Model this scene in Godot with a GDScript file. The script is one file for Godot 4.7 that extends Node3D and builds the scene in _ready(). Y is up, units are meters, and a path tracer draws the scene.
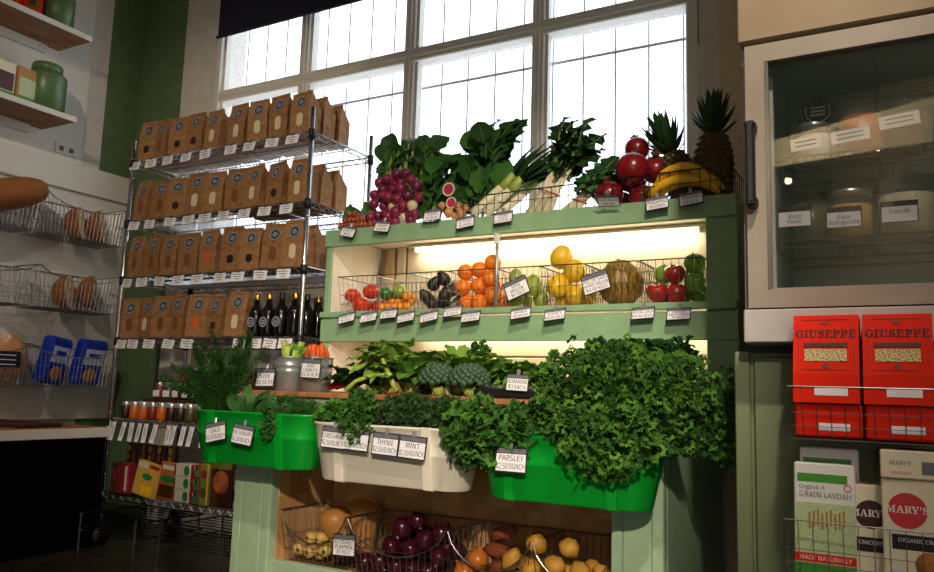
extends Node3D
# A greengrocer's corner: wire rack of paper bags, green produce display under a window, glass-door fridge, bread wall.

var rng := RandomNumberGenerator.new()
var taken := {}
var M := {}
var cache := {}
var font: SystemFont
var font_serif: SystemFont

# ---------------------------------------------------------------- mesh builder
class MB:
	var st := SurfaceTool.new()
	var xf := Transform3D.IDENTITY
	var count := 0
	func _init(smooth := false):
		st.begin(Mesh.PRIMITIVE_TRIANGLES)
		st.set_smooth_group(0 if smooth else -1)
	func smooth(on: bool):
		st.set_smooth_group(0 if on else -1)
	func color(c: Color):
		st.set_color(c)
	func v(p: Vector3):
		st.add_vertex(xf * p)
		count += 1
	func tri(a: Vector3, b: Vector3, c: Vector3):
		v(a); v(b); v(c)
	func quad(a: Vector3, b: Vector3, c: Vector3, d: Vector3):
		v(a); v(b); v(c); v(a); v(c); v(d)
	# convex polygon turned away from a point inside
	func poly(p: Array, inside: Vector3):
		var n: Vector3 = (p[1] - p[0]).cross(p[2] - p[0])
		var flip: bool = n.dot(p[0] - inside) > 0.0
		for i in range(1, p.size() - 1):
			if flip: tri(p[0], p[i + 1], p[i])
			else: tri(p[0], p[i], p[i + 1])
	func box(c: Vector3, s: Vector3, bevel := 0.0):
		var h := s * 0.5
		var b: float = min(bevel, min(h.x, min(h.y, h.z)) * 0.9)
		if b <= 0.0:
			for a in 3:
				for sg in [-1.0, 1.0]:
					var p := []
					for k in [[-1, -1], [1, -1], [1, 1], [-1, 1]]:
						var q := Vector3.ZERO
						q[a] = sg * h[a]; q[(a + 1) % 3] = k[0] * h[(a + 1) % 3]; q[(a + 2) % 3] = k[1] * h[(a + 2) % 3]
						p.append(c + q)
					poly(p, c)
			return
		for a in 3:
			var a1 := (a + 1) % 3
			var a2 := (a + 2) % 3
			for sg in [-1.0, 1.0]:
				var p := []
				for k in [[-1, -1], [1, -1], [1, 1], [-1, 1]]:
					var q := Vector3.ZERO
					q[a] = sg * h[a]; q[a1] = k[0] * (h[a1] - b); q[a2] = k[1] * (h[a2] - b)
					p.append(c + q)
				poly(p, c)
				for s1 in [-1.0, 1.0]:
					var e := []
					for k in [[0, -1], [0, 1], [1, 1], [1, -1]]:
						var q := Vector3.ZERO
						q[a] = sg * (h[a] - (b if k[0] == 1 else 0.0))
						q[a1] = s1 * (h[a1] - (0.0 if k[0] == 1 else b))
						q[a2] = k[1] * (h[a2] - b)
						e.append(c + q)
					poly(e, c)
		for sx in [-1.0, 1.0]:
			for sy in [-1.0, 1.0]:
				for sz in [-1.0, 1.0]:
					poly([c + Vector3(sx * h.x, sy * (h.y - b), sz * (h.z - b)), c + Vector3(sx * (h.x - b), sy * h.y, sz * (h.z - b)), c + Vector3(sx * (h.x - b), sy * (h.y - b), sz * h.z)], c)
	# box given by two opposite corners
	func span(a: Vector3, b: Vector3, bevel := 0.0):
		box((a + b) * 0.5, (b - a).abs(), bevel)
	func frame_of(d: Vector3) -> Array:
		var u := d.cross(Vector3.UP if abs(d.normalized().y) < 0.95 else Vector3.RIGHT).normalized()
		return [u, u.cross(d.normalized())]
	func wire(a: Vector3, b: Vector3, r: float, n := 4):
		var f := frame_of(b - a)
		for i in n:
			var t0 := TAU * i / n
			var t1 := TAU * (i + 1) / n
			var o0: Vector3 = (f[0] * cos(t0) + f[1] * sin(t0)) * r
			var o1: Vector3 = (f[0] * cos(t1) + f[1] * sin(t1)) * r
			quad(a + o0, b + o0, b + o1, a + o1)
	func tube(pts: Array, rad, n := 6, caps := true):
		var rings := []
		var u := Vector3.ZERO
		for i in pts.size():
			var d: Vector3 = (pts[min(i + 1, pts.size() - 1)] - pts[max(i - 1, 0)]).normalized()
			if u == Vector3.ZERO: u = frame_of(d)[0]
			u = (u - d * u.dot(d)).normalized()
			var w := u.cross(d)
			var r: float = rad[i] if rad is Array else rad
			var ring := []
			for k in n:
				ring.append(pts[i] + (u * cos(TAU * k / n) + w * sin(TAU * k / n)) * r)
			rings.append(ring)
		for i in pts.size() - 1:
			for k in n:
				var k2 := (k + 1) % n
				quad(rings[i][k], rings[i + 1][k], rings[i + 1][k2], rings[i][k2])
		if caps:
			for k in n:
				tri(pts[0], rings[0][k], rings[0][(k + 1) % n])
				tri(pts[-1], rings[-1][(k + 1) % n], rings[-1][k])
	# profile of (radius, height), bottom to top
	func lathe(pr: Array, n := 14, lobes := 0, depth := 0.0, sx := 1.0, sz := 1.0):
		var rings := []
		for p in pr:
			var ring := []
			for k in n:
				var t := TAU * k / n
				var r: float = p.x * (1.0 + depth * cos(lobes * t) if lobes > 0 else 1.0)
				ring.append(Vector3(r * cos(t) * sx, p.y, r * sin(t) * sz))
			rings.append(ring)
		for i in pr.size() - 1:
			for k in n:
				var k2 := (k + 1) % n
				if pr[i].x < 1e-5: tri(rings[i][k], rings[i + 1][k2], rings[i + 1][k])
				elif pr[i + 1].x < 1e-5: tri(rings[i][k], rings[i][k2], rings[i + 1][k])
				else: quad(rings[i][k], rings[i][k2], rings[i + 1][k2], rings[i + 1][k])
	# bumpy ellipsoid
	func blob(r: Vector3, nlat := 9, nlon := 14, amp := 0.0, seed_ := 1, freq := 2.0):
		var ns := FastNoiseLite.new()
		ns.seed = seed_; ns.frequency = freq * 0.3
		var rows := []
		for i in nlat + 1:
			var a := PI * i / nlat
			var row := []
			for k in nlon:
				var t := TAU * k / nlon
				var d := Vector3(sin(a) * cos(t), -cos(a), sin(a) * sin(t))
				row.append(d * r * (1.0 + (amp * ns.get_noise_3dv(d * 3.0) * 2.0 if amp > 0.0 else 0.0)))
			rows.append(row)
		for i in nlat:
			for k in nlon:
				var k2 := (k + 1) % nlon
				if i == 0: tri(rows[0][0], rows[1][k2], rows[1][k])
				elif i == nlat - 1: tri(rows[i][k], rows[i][k2], rows[nlat][0])
				else: quad(rows[i][k], rows[i][k2], rows[i + 1][k2], rows[i + 1][k])
	# flat disc facing +z
	func disc(c: Vector3, r: float, n := 18, ry := -1.0):
		for k in n:
			var a := TAU * k / n
			var b := TAU * (k + 1) / n
			var rr := r if ry < 0.0 else ry
			tri(c, c + Vector3(cos(b) * r, sin(b) * rr, 0), c + Vector3(cos(a) * r, sin(a) * rr, 0))
	func ring(c: Vector3, r0: float, r1: float, n := 18):
		for k in n:
			var a := TAU * k / n
			var b := TAU * (k + 1) / n
			quad(c + Vector3(cos(a) * r0, sin(a) * r0, 0), c + Vector3(cos(b) * r0, sin(b) * r0, 0), c + Vector3(cos(b) * r1, sin(b) * r1, 0), c + Vector3(cos(a) * r1, sin(a) * r1, 0))
	# extruded outline in xy, from z0 to z1 (outline counter-clockwise seen from +z)
	func extrude(o: PackedVector2Array, z0: float, z1: float):
		var ids := Geometry2D.triangulate_polygon(o)
		for i in range(0, ids.size(), 3):
			var a := o[ids[i]]; var b := o[ids[i + 1]]; var c := o[ids[i + 2]]
			if (b - a).cross(c - a) > 0.0:
				var t := b; b = c; c = t
			tri(Vector3(a.x, a.y, z1), Vector3(b.x, b.y, z1), Vector3(c.x, c.y, z1))
			tri(Vector3(a.x, a.y, z0), Vector3(c.x, c.y, z0), Vector3(b.x, b.y, z0))
		for i in o.size():
			var p := o[i]; var q := o[(i + 1) % o.size()]
			quad(Vector3(p.x, p.y, z0), Vector3(p.x, p.y, z1), Vector3(q.x, q.y, z1), Vector3(q.x, q.y, z0))
	# broad leaf: spine from p along d, face towards n
	func leaf(p: Vector3, d: Vector3, n: Vector3, L: float, W: float, curl := 0.2, ruffle := 0.0, waves := 9.0, ph := 0.0, nv := 6, nu := 4, tip := 0.8, stalk := 0.0):
		d = d.normalized()
		n = (n - d * n.dot(d)).normalized()
		var s := d.cross(n)
		var g := []
		for i in nv + 1:
			var t := float(i) / nv
			var c := p + d * L * (t - 0.25 * curl * t * t) - n * L * curl * t * t
			var w := W * pow(sin(PI * clampf(pow(stalk + (1.0 - stalk) * t, tip), 0.0, 1.0)), 0.75) * 0.5 + 0.0015
			var row := []
			for j in nu + 1:
				var q := 2.0 * j / nu - 1.0
				row.append(c + s * w * q + n * (abs(q) * w * 0.28 + ruffle * W * q * q * sin(waves * t * 2.0 + ph + q * 2.3)))
			g.append(row)
		for i in nv:
			for j in nu:
				quad(g[i][j], g[i][j + 1], g[i + 1][j + 1], g[i + 1][j])
	# small folded leaf: four triangles
	func leaflet(p: Vector3, d: Vector3, n: Vector3, L: float, W: float):
		var s := d.cross(n).normalized() * W * 0.5
		var m := p + d * L * 0.45
		var e := p + d * L
		var up := n * W * 0.18
		tri(p, m - s + up, m); tri(p, m, m + s + up)
		tri(m, m - s + up, e); tri(m, e, m + s + up)
	func done() -> ArrayMesh:
		st.generate_normals()
		return st.commit()

# ---------------------------------------------------------------- nodes
func numbered(called: String) -> String:
	var k: int = taken.get(called, 0)
	taken[called] = k + 1
	return called if k == 0 else "%s_%03d" % [called, k]

func part(called: String, mesh: Mesh, m: Material, parent: Node3D, at := Vector3.ZERO, turn := Vector3.ZERO) -> MeshInstance3D:
	var o := MeshInstance3D.new()
	o.name = called; o.mesh = mesh; o.material_override = m
	o.position = at; o.rotation_degrees = turn
	parent.add_child(o, true)
	return o

func thing(called: String, label: String, category: String, at := Vector3.ZERO, group := "", turn := Vector3.ZERO) -> Node3D:
	var o := Node3D.new()
	o.name = numbered(called); add_child(o)
	o.position = at; o.rotation_degrees = turn
	tag(o, label, category, group)
	return o

func solo(called: String, label: String, category: String, mesh: Mesh, m: Material, at := Vector3.ZERO, group := "", turn := Vector3.ZERO) -> MeshInstance3D:
	var o := part(numbered(called), mesh, m, self, at, turn)
	tag(o, label, category, group)
	return o

func tag(o: Node, label: String, category: String, group := "") -> void:
	o.set_meta("label", label); o.set_meta("category", category)
	if group != "": o.set_meta("group", group)

func struct(called: String, mesh: Mesh, m: Material, label: String, category: String) -> MeshInstance3D:
	var o := part(called, mesh, m, self)
	o.set_meta("kind", "structure"); tag(o, label, category)
	return o

func stuff(o: Node) -> Node:
	o.set_meta("kind", "stuff"); return o

func bx(c: Vector3, s: Vector3, bevel := 0.0) -> ArrayMesh:
	var b := MB.new(); b.box(c, s, bevel); return b.done()

func sp(a: Vector3, c: Vector3, bevel := 0.0) -> ArrayMesh:
	var b := MB.new(); b.span(a, c, bevel); return b.done()

func text_mesh(words: String, height: float, serif := false) -> TextMesh:
	var key := "text" + words + str(height) + str(serif)
	if not cache.has(key):
		var t := TextMesh.new()
		t.text = words; t.font = font_serif if serif else font; t.font_size = 16; t.depth = 0.0; t.curve_step = 6.0
		t.pixel_size = height / 12.0
		t.horizontal_alignment = HORIZONTAL_ALIGNMENT_CENTER
		t.vertical_alignment = VERTICAL_ALIGNMENT_CENTER
		t.line_spacing = -5.0
		cache[key] = t
	return cache[key]

# ---------------------------------------------------------------- materials
func flat(hex: String, rough := 0.6, metal := 0.0) -> StandardMaterial3D:
	var m := StandardMaterial3D.new()
	m.albedo_color = Color(hex); m.roughness = rough; m.metallic = metal
	return m

func noise_image(a: Color, b: Color, seed_: int, freq: float, stretch: float, oct := 4, size := 256, gain := 1.0) -> ImageTexture:
	var n := FastNoiseLite.new()
	n.seed = seed_; n.frequency = freq; n.fractal_octaves = oct
	n.noise_type = FastNoiseLite.TYPE_SIMPLEX_SMOOTH
	var im := Image.create(size, size, false, Image.FORMAT_RGB8)
	for y in size:
		for x in size:
			# blended over the borders so that the picture tiles
			var fx := float(x) / size
			var v := lerpf(n.get_noise_2d(x, y * stretch), n.get_noise_2d(x - size, y * stretch), fx)
			im.set_pixel(x, y, a.lerp(b, clampf(0.5 + v * gain, 0, 1)))
	im.generate_mipmaps()
	return ImageTexture.create_from_image(im)

func grain(hex_a: String, hex_b: String, scale: float, rough := 0.6, seed_ := 1, freq := 0.03, stretch := 1.0, gain := 1.0, world := false) -> StandardMaterial3D:
	var m := StandardMaterial3D.new()
	m.albedo_texture = noise_image(Color(hex_a), Color(hex_b), seed_, freq, stretch, 4, 192, gain)
	m.roughness = rough
	m.uv1_triplanar = true; m.uv1_world_triplanar = world
	m.uv1_scale = Vector3.ONE * scale
	return m

func bump(m: StandardMaterial3D, seed_: int, freq: float, strength: float, scale := 1.0) -> void:
	var n := FastNoiseLite.new()
	n.seed = seed_; n.frequency = freq; n.fractal_octaves = 3
	var im := n.get_seamless_image(192, 192)
	im.convert(Image.FORMAT_RGBA8)
	im.bump_map_to_normal_map(strength)
	m.normal_enabled = true
	m.normal_texture = ImageTexture.create_from_image(im)
	m.normal_scale = scale

func glass(hex: String, alpha: float, rough := 0.05) -> StandardMaterial3D:
	var m := flat(hex, rough)
	m.albedo_color.a = alpha
	m.transparency = BaseMaterial3D.TRANSPARENCY_ALPHA
	return m

func glow(hex: String, energy: float) -> StandardMaterial3D:
	var m := flat(hex, 0.5)
	m.emission_enabled = true; m.emission = Color(hex); m.emission_energy_multiplier = energy
	return m

func make_materials() -> void:
	M.green = grain("88ad84", "93b88e", 3.0, 0.42, 2, 0.02)
	M.base_green = grain("9fbb98", "a9c4a2", 3.0, 0.42, 3, 0.02)
	M.cream = grain("e8dcc0", "efe5cc", 2.0, 0.6, 4, 0.02)
	M.white_panel = grain("e9e4d8", "f0ece2", 2.0, 0.6, 5, 0.02)
	M.tan_board = grain("c8ae84", "d4bc94", 2.0, 0.6, 62, 0.02)
	M.ply = grain("b98a55", "d2a670", 2.2, 0.6, 6, 0.02, 0.12, 1.4)
	M.ledge = grain("9c6a45", "b98258", 3.0, 0.55, 7, 0.02, 0.15, 1.3)
	M.shelf_wood = grain("8a5a34", "a8754a", 2.5, 0.6, 8, 0.03, 0.12, 1.4)
	M.wall = grain("cac6bc", "d4d0c6", 1.2, 0.8, 9, 0.03, 1.0, 1.0, true)
	M.wall_white = grain("dedbd4", "e6e3dc", 1.2, 0.75, 10, 0.03, 1.0, 1.0, true)
	M.wall_green = grain("556c48", "5f7751", 1.6, 0.75, 11, 0.03, 1.0, 1.0, true)
	M.wall_beige = grain("ccbc9e", "d6c6a8", 1.6, 0.75, 12, 0.03, 1.0, 1.0, true)
	M.floor = grain("26201a", "3a3128", 0.8, 0.35, 13, 0.04, 1.0, 1.2, true)
	M.ceiling = flat("a8a398", 0.9)
	M.frame = flat("d9d7cd", 0.5)
	M.chrome = flat("c9ccd0", 0.22, 1.0)
	M.wire = flat("8d8f92", 0.35, 1.0)
	M.dark_wire = flat("4a4744", 0.4, 1.0)
	M.black = flat("101114", 0.5)
	M.navy = flat("12142a", 0.8)
	M.counter_navy = flat("06080f", 0.8); M.counter_navy.metallic_specular = 0.1
	M.kraft = grain("93683f", "a97d50", 5.0, 0.75, 14, 0.03)
	M.kraft_dark = grain("8a6039", "9d7246", 5.0, 0.75, 15, 0.03)
	bump(M.kraft, 71, 0.012, 7.0)
	bump(M.kraft_dark, 72, 0.012, 7.0)
	M.logo = flat("2a3442", 0.4)
	M.logo_ring = flat("b4bcc6", 0.4)
	M.win_cream = flat("dccfae", 0.5)
	M.win_dark = flat("2b1a10", 0.3)
	M.win_brown = flat("7a4a24", 0.4)
	M.win_orange = flat("d6642a", 0.4)
	M.paper = flat("f0f0f6", 0.6)
	M.ink = flat("16161c", 0.7)
	M.print = flat("55555e", 0.7)
	M.card_head = flat("6c6c76", 0.6)
	M.lead = flat("ffffff", 0.5)
	M.lead.vertex_color_use_as_albedo = true
	M.lead.metallic_specular = 0.22
	M.lead.roughness = 0.6
	M.lead.backlight_enabled = true
	M.lead.backlight = Color(0.10, 0.16, 0.03)
	M.gloss_leaf = M.lead.duplicate()
	M.gloss_leaf.roughness = 0.42; M.gloss_leaf.metallic_specular = 0.35
	M.planter_green = flat("0a9c2e", 0.32)
	M.planter_white = grain("e6e0cd", "ece7d6", 4.0, 0.4, 16, 0.02)
	M.zinc = grain("9aa0a0", "b6bcbc", 6.0, 0.32, 17, 0.05); M.zinc.metallic = 0.55
	M.soil = grain("2c2016", "3c2c1e", 8.0, 0.9, 18, 0.08)
	M.orange = grain("e8730f", "f08a1c", 8.0, 0.42, 19, 0.06)
	M.tomato = flat("d2300f", 0.25)
	M.lime_dark = grain("2f6a1a", "3f7c22", 8.0, 0.35, 20, 0.06)
	M.lime = grain("7fa32a", "92b03a", 8.0, 0.35, 21, 0.06)
	M.kumquat = grain("ee8d14", "f6a526", 8.0, 0.4, 22, 0.06)
	M.avocado = grain("1e1512", "33261c", 14.0, 0.5, 23, 0.08)
	M.mango = grain("7d9a34", "a3ad3e", 5.0, 0.4, 24, 0.04)
	M.quince = grain("d9a914", "e8bd2a", 5.0, 0.4, 25, 0.04)
	M.melon = grain("39461a", "b5812a", 1.3, 0.5, 26, 0.05, 0.12, 2.6)
	M.apple_red = grain("9c1c22", "c0332c", 6.0, 0.25, 27, 0.04, 0.2)
	M.apple_green = grain("6c9a2c", "86ad3e", 6.0, 0.28, 28, 0.04)
	M.pomegranate = grain("6d0d14", "931c24", 5.0, 0.28, 29, 0.04)
	M.banana = grain("e0a80f", "f0be22", 5.0, 0.45, 30, 0.04)
	M.banana_tip = flat("4d3a14", 0.7)
	M.pine_skin = grain("3c3118", "6e5424", 16.0, 0.6, 31, 0.08)
	M.radish = grain("7c1a3a", "a03a58", 8.0, 0.3, 32, 0.05)
	M.radish_purple = grain("641a40", "7c2c50", 8.0, 0.32, 33, 0.05)
	M.radish_white = grain("d8c49a", "e6d6b0", 8.0, 0.4, 34, 0.05)
	M.shallot = grain("8a3a24", "b05a38", 10.0, 0.35, 35, 0.05, 0.2)
	M.flesh_pink = grain("b3244a", "d0466a", 12.0, 0.4, 36, 0.06)
	M.rind = flat("e9dcc0", 0.5)
	M.turnip = grain("c98a5c", "d8a070", 8.0, 0.4, 37, 0.05)
	M.stalk_white = grain("e4dcb4", "efe9ca", 8.0, 0.4, 38, 0.04, 0.2)
	M.red_band = flat("c2281c", 0.5)
	M.rhubarb = grain("a3171a", "c53026", 8.0, 0.35, 39, 0.04, 0.2)
	M.celery = grain("9cb44a", "b4c862", 8.0, 0.4, 40, 0.04, 0.2)
	M.carrot = grain("d2531a", "e2682a", 8.0, 0.5, 41, 0.05)
	M.cabbage = grain("34503a", "44614a", 6.0, 0.5, 42, 0.04)
	M.squash = grain("b87a34", "c98f48", 4.0, 0.4, 43, 0.04)
	M.onion_red = grain("300a1a", "521428", 6.0, 0.2, 44, 0.04, 0.2)
	M.onion_brown = grain("b8641c", "cc7c30", 6.0, 0.3, 45, 0.04, 0.2)
	M.sweet_potato = grain("74341a", "8e4826", 8.0, 0.7, 46, 0.06)
	M.potato = grain("c08a2e", "d6a344", 8.0, 0.55, 47, 0.05)
	M.parsnip = grain("d8b25c", "e6c67a", 8.0, 0.5, 48, 0.05)
	M.stem_brown = flat("5a4322", 0.7)
	M.stem_green = flat("3e6b22", 0.6)
	M.cardboard = grain("b08250", "bc9060", 4.0, 0.8, 49, 0.04)
	M.bottle = flat("0c0a08", 0.08)
	M.gold = flat("c99a3c", 0.3, 1.0)
	M.fridge_frame = grain("8c8276", "948a7e", 2.0, 0.45, 50, 0.02)
	M.fridge_panel = grain("a8a4a2", "b0acaa", 2.0, 0.5, 51, 0.02)
	M.fridge_cabinet = grain("86745a", "907e63", 2.0, 0.6, 52, 0.02)
	M.fridge_liner = flat("a4bdb2", 0.5)
	M.fridge_base = grain("667452", "707e5a", 2.0, 0.5, 53, 0.02)
	M.fridge_glass = glass("1c2a27", 0.24, 0.01); M.fridge_glass.metallic_specular = 1.0; M.fridge_glass.clearcoat_enabled = true; M.fridge_glass.clearcoat = 1.0; M.fridge_glass.clearcoat_roughness = 0.02
	M.jar_glass = glass("c6d2cc", 0.10, 0.03)
	M.bag_film = glass("f4f4f4", 0.05, 0.06)
	M.red_box = flat("dc2406", 0.5); M.red_box.metallic_specular = 0.25
	M.red_dark = flat("7d120a", 0.5)
	M.maroon = flat("3c0a08", 0.5)
	M.pasta = grain("e6d9a4", "8a6a34", 20.0, 0.6, 54, 0.06, 1.0, 2.2)
	M.carton_white = flat("e6e4e0", 0.45)
	M.leaf_green = flat("3f8f1e", 0.45)
	M.pale_green = grain("a9c088", "c6d6ac", 10.0, 0.5, 55, 0.06)
	M.label_red = flat("c81e2c", 0.45)
	M.carton_cream = flat("e4dcc0", 0.5)
	M.cracker = grain("9c6426", "c48a40", 30.0, 0.7, 56, 0.1)
	M.tin_green = flat("567548", 0.35)
	M.crust = grain("74400f", "bd7a32", 12.0, 0.75, 57, 0.06, 1.0, 1.8)
	bump(M.crust, 73, 0.03, 6.0)
	M.crumb = grain("d8b888", "e6cda2", 20.0, 0.9, 58, 0.08)
	M.bun = grain("c08238", "d8a056", 10.0, 0.65, 59, 0.05)
	M.pack_blue = flat("1034b4", 0.3)
	M.pack_sky = flat("c6d4ee", 0.4)
	M.spice_red = flat("7a2412", 0.35)
	M.spice_orange = flat("c8621a", 0.35)
	M.spice_green = flat("4a4a22", 0.35)
	M.spice_dark = flat("30180e", 0.35)
	M.lid = flat("c4c6c8", 0.3, 0.8)
	M.pack_yellow = flat("c8a040", 0.4)
	M.pack_orange = flat("b0603a", 0.4)
	M.pack_lime = flat("6e782a", 0.45)
	M.pack_brown = flat("4a2416", 0.45)
	M.pack_red = flat("862029", 0.4)
	M.pack_white = flat("c8c2b4", 0.45)
	M.pack_emerald = flat("1f7a3c", 0.4)
	M.banner = flat("e6d8ae", 0.8)
	M.tube_glow = glow("fff0cf", 9.0)
	M.bulb = glow("ffd9a0", 30.0)
	M.exterior_brick = grain("6b4434", "7d5442", 3.0, 0.9, 60, 0.06)
	# wired, seeded window glass: milky with a fine seed texture
	var p := glass("f2f4fa", 0.2, 0.25)
	var n := FastNoiseLite.new()
	n.seed = 61; n.frequency = 0.16; n.fractal_octaves = 2
	var im := Image.create(256, 256, false, Image.FORMAT_RGBA8)
	for y in 256:
		for x in 256:
			var v := absf(n.get_noise_2d(x * 1.0, y * 0.6))
			im.set_pixel(x, y, Color(0.80, 0.80, 0.88, clampf(0.02 + v * 0.45, 0.0, 0.30)))
	p.albedo_color = Color(1, 1, 1, 1)
	p.albedo_texture = ImageTexture.create_from_image(im)
	p.uv1_triplanar = true; p.uv1_scale = Vector3.ONE * 2.2
	M.pane = p

func _ready() -> void:
	rng.seed = 20240611
	font = SystemFont.new()
	font.font_names = PackedStringArray(["Droid Sans"])
	font.font_weight = 400
	font.font_italic = true
	font_serif = SystemFont.new()
	font_serif.font_names = PackedStringArray(["Droid Serif"])
	font_serif.font_weight = 700
	camera_and_light()
	make_materials()
	room()
	window_and_blind()
	wire_rack()
	produce_display()
	fridge()
	bread_wall()
	rack_goods()
	top_shelf_produce()
	basket_fruit()
	ledge_produce()
	planters()
	bin_produce()
	cards()
	fridge_contents()
	lower_right_goods()

# ---------------------------------------------------------------- camera, sky, lights
func camera_and_light() -> void:
	var cam := Camera3D.new()
	cam.name = "camera"
	cam.position = Vector3(0, 0.92, 0)
	cam.rotation_degrees = Vector3(7.61, 29.44, 1.77)
	cam.fov = 39.94
	cam.near = 0.05
	add_child(cam)
	cam.current = true
	var e := Environment.new()
	e.background_mode = Environment.BG_COLOR
	e.background_color = Color(0.93, 0.96, 1.0)
	e.background_energy_multiplier = SKY
	e.tonemap_mode = Environment.TONE_MAPPER_LINEAR
	e.tonemap_exposure = EXPOSURE
	e.sdfgi_enabled = true; e.ssao_enabled = true; e.ssil_enabled = true
	var w := WorldEnvironment.new()
	w.name = "world"; w.environment = e
	add_child(w)

const SKY := 3.2
const EXPOSURE := 1.0

# ceiling spot: can on a short stem, bulb and its light
func ceiling_spot(label: String, at: Vector3, aim: Vector3, energy: float, angle: float) -> void:
	var t := thing("ceiling_spotlight", label, "spotlight", at)
	var b := MB.new()
	b.wire(Vector3(0, 0.05, 0), Vector3(0, 4.2 - at.y, 0), 0.008, 8)
	part("stem", b.done(), M.black, t)
	var d := (aim - at).normalized()
	var can := MB.new(true)
	can.xf = Transform3D(Basis(Quaternion(Vector3.UP, -d)), Vector3.ZERO)
	can.lathe([Vector2(0.055, -0.03), Vector2(0.06, -0.03), Vector2(0.06, 0.1), Vector2(0.03, 0.13), Vector2(0.0, 0.13)], 16)
	part("can", can.done(), M.black, t)
	var bulb := MB.new(true)
	bulb.blob(Vector3(0.035, 0.035, 0.035), 8, 12)
	part("bulb", bulb.done(), M.bulb, t, d * 0.02)
	var l := SpotLight3D.new()
	l.name = "spot_light"
	l.position = d * 0.08
	l.look_at_from_position(d * 0.08, d * 1.0, Vector3.UP if absf(d.y) < 0.98 else Vector3.RIGHT)
	l.light_color = Color(1.0, 0.93, 0.84)
	l.light_energy = energy
	l.light_size = 0.05
	l.spot_angle = angle; l.spot_angle_attenuation = 0.7; l.spot_range = 14.0; l.spot_attenuation = 2.0
	l.shadow_enabled = true
	t.add_child(l)

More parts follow.
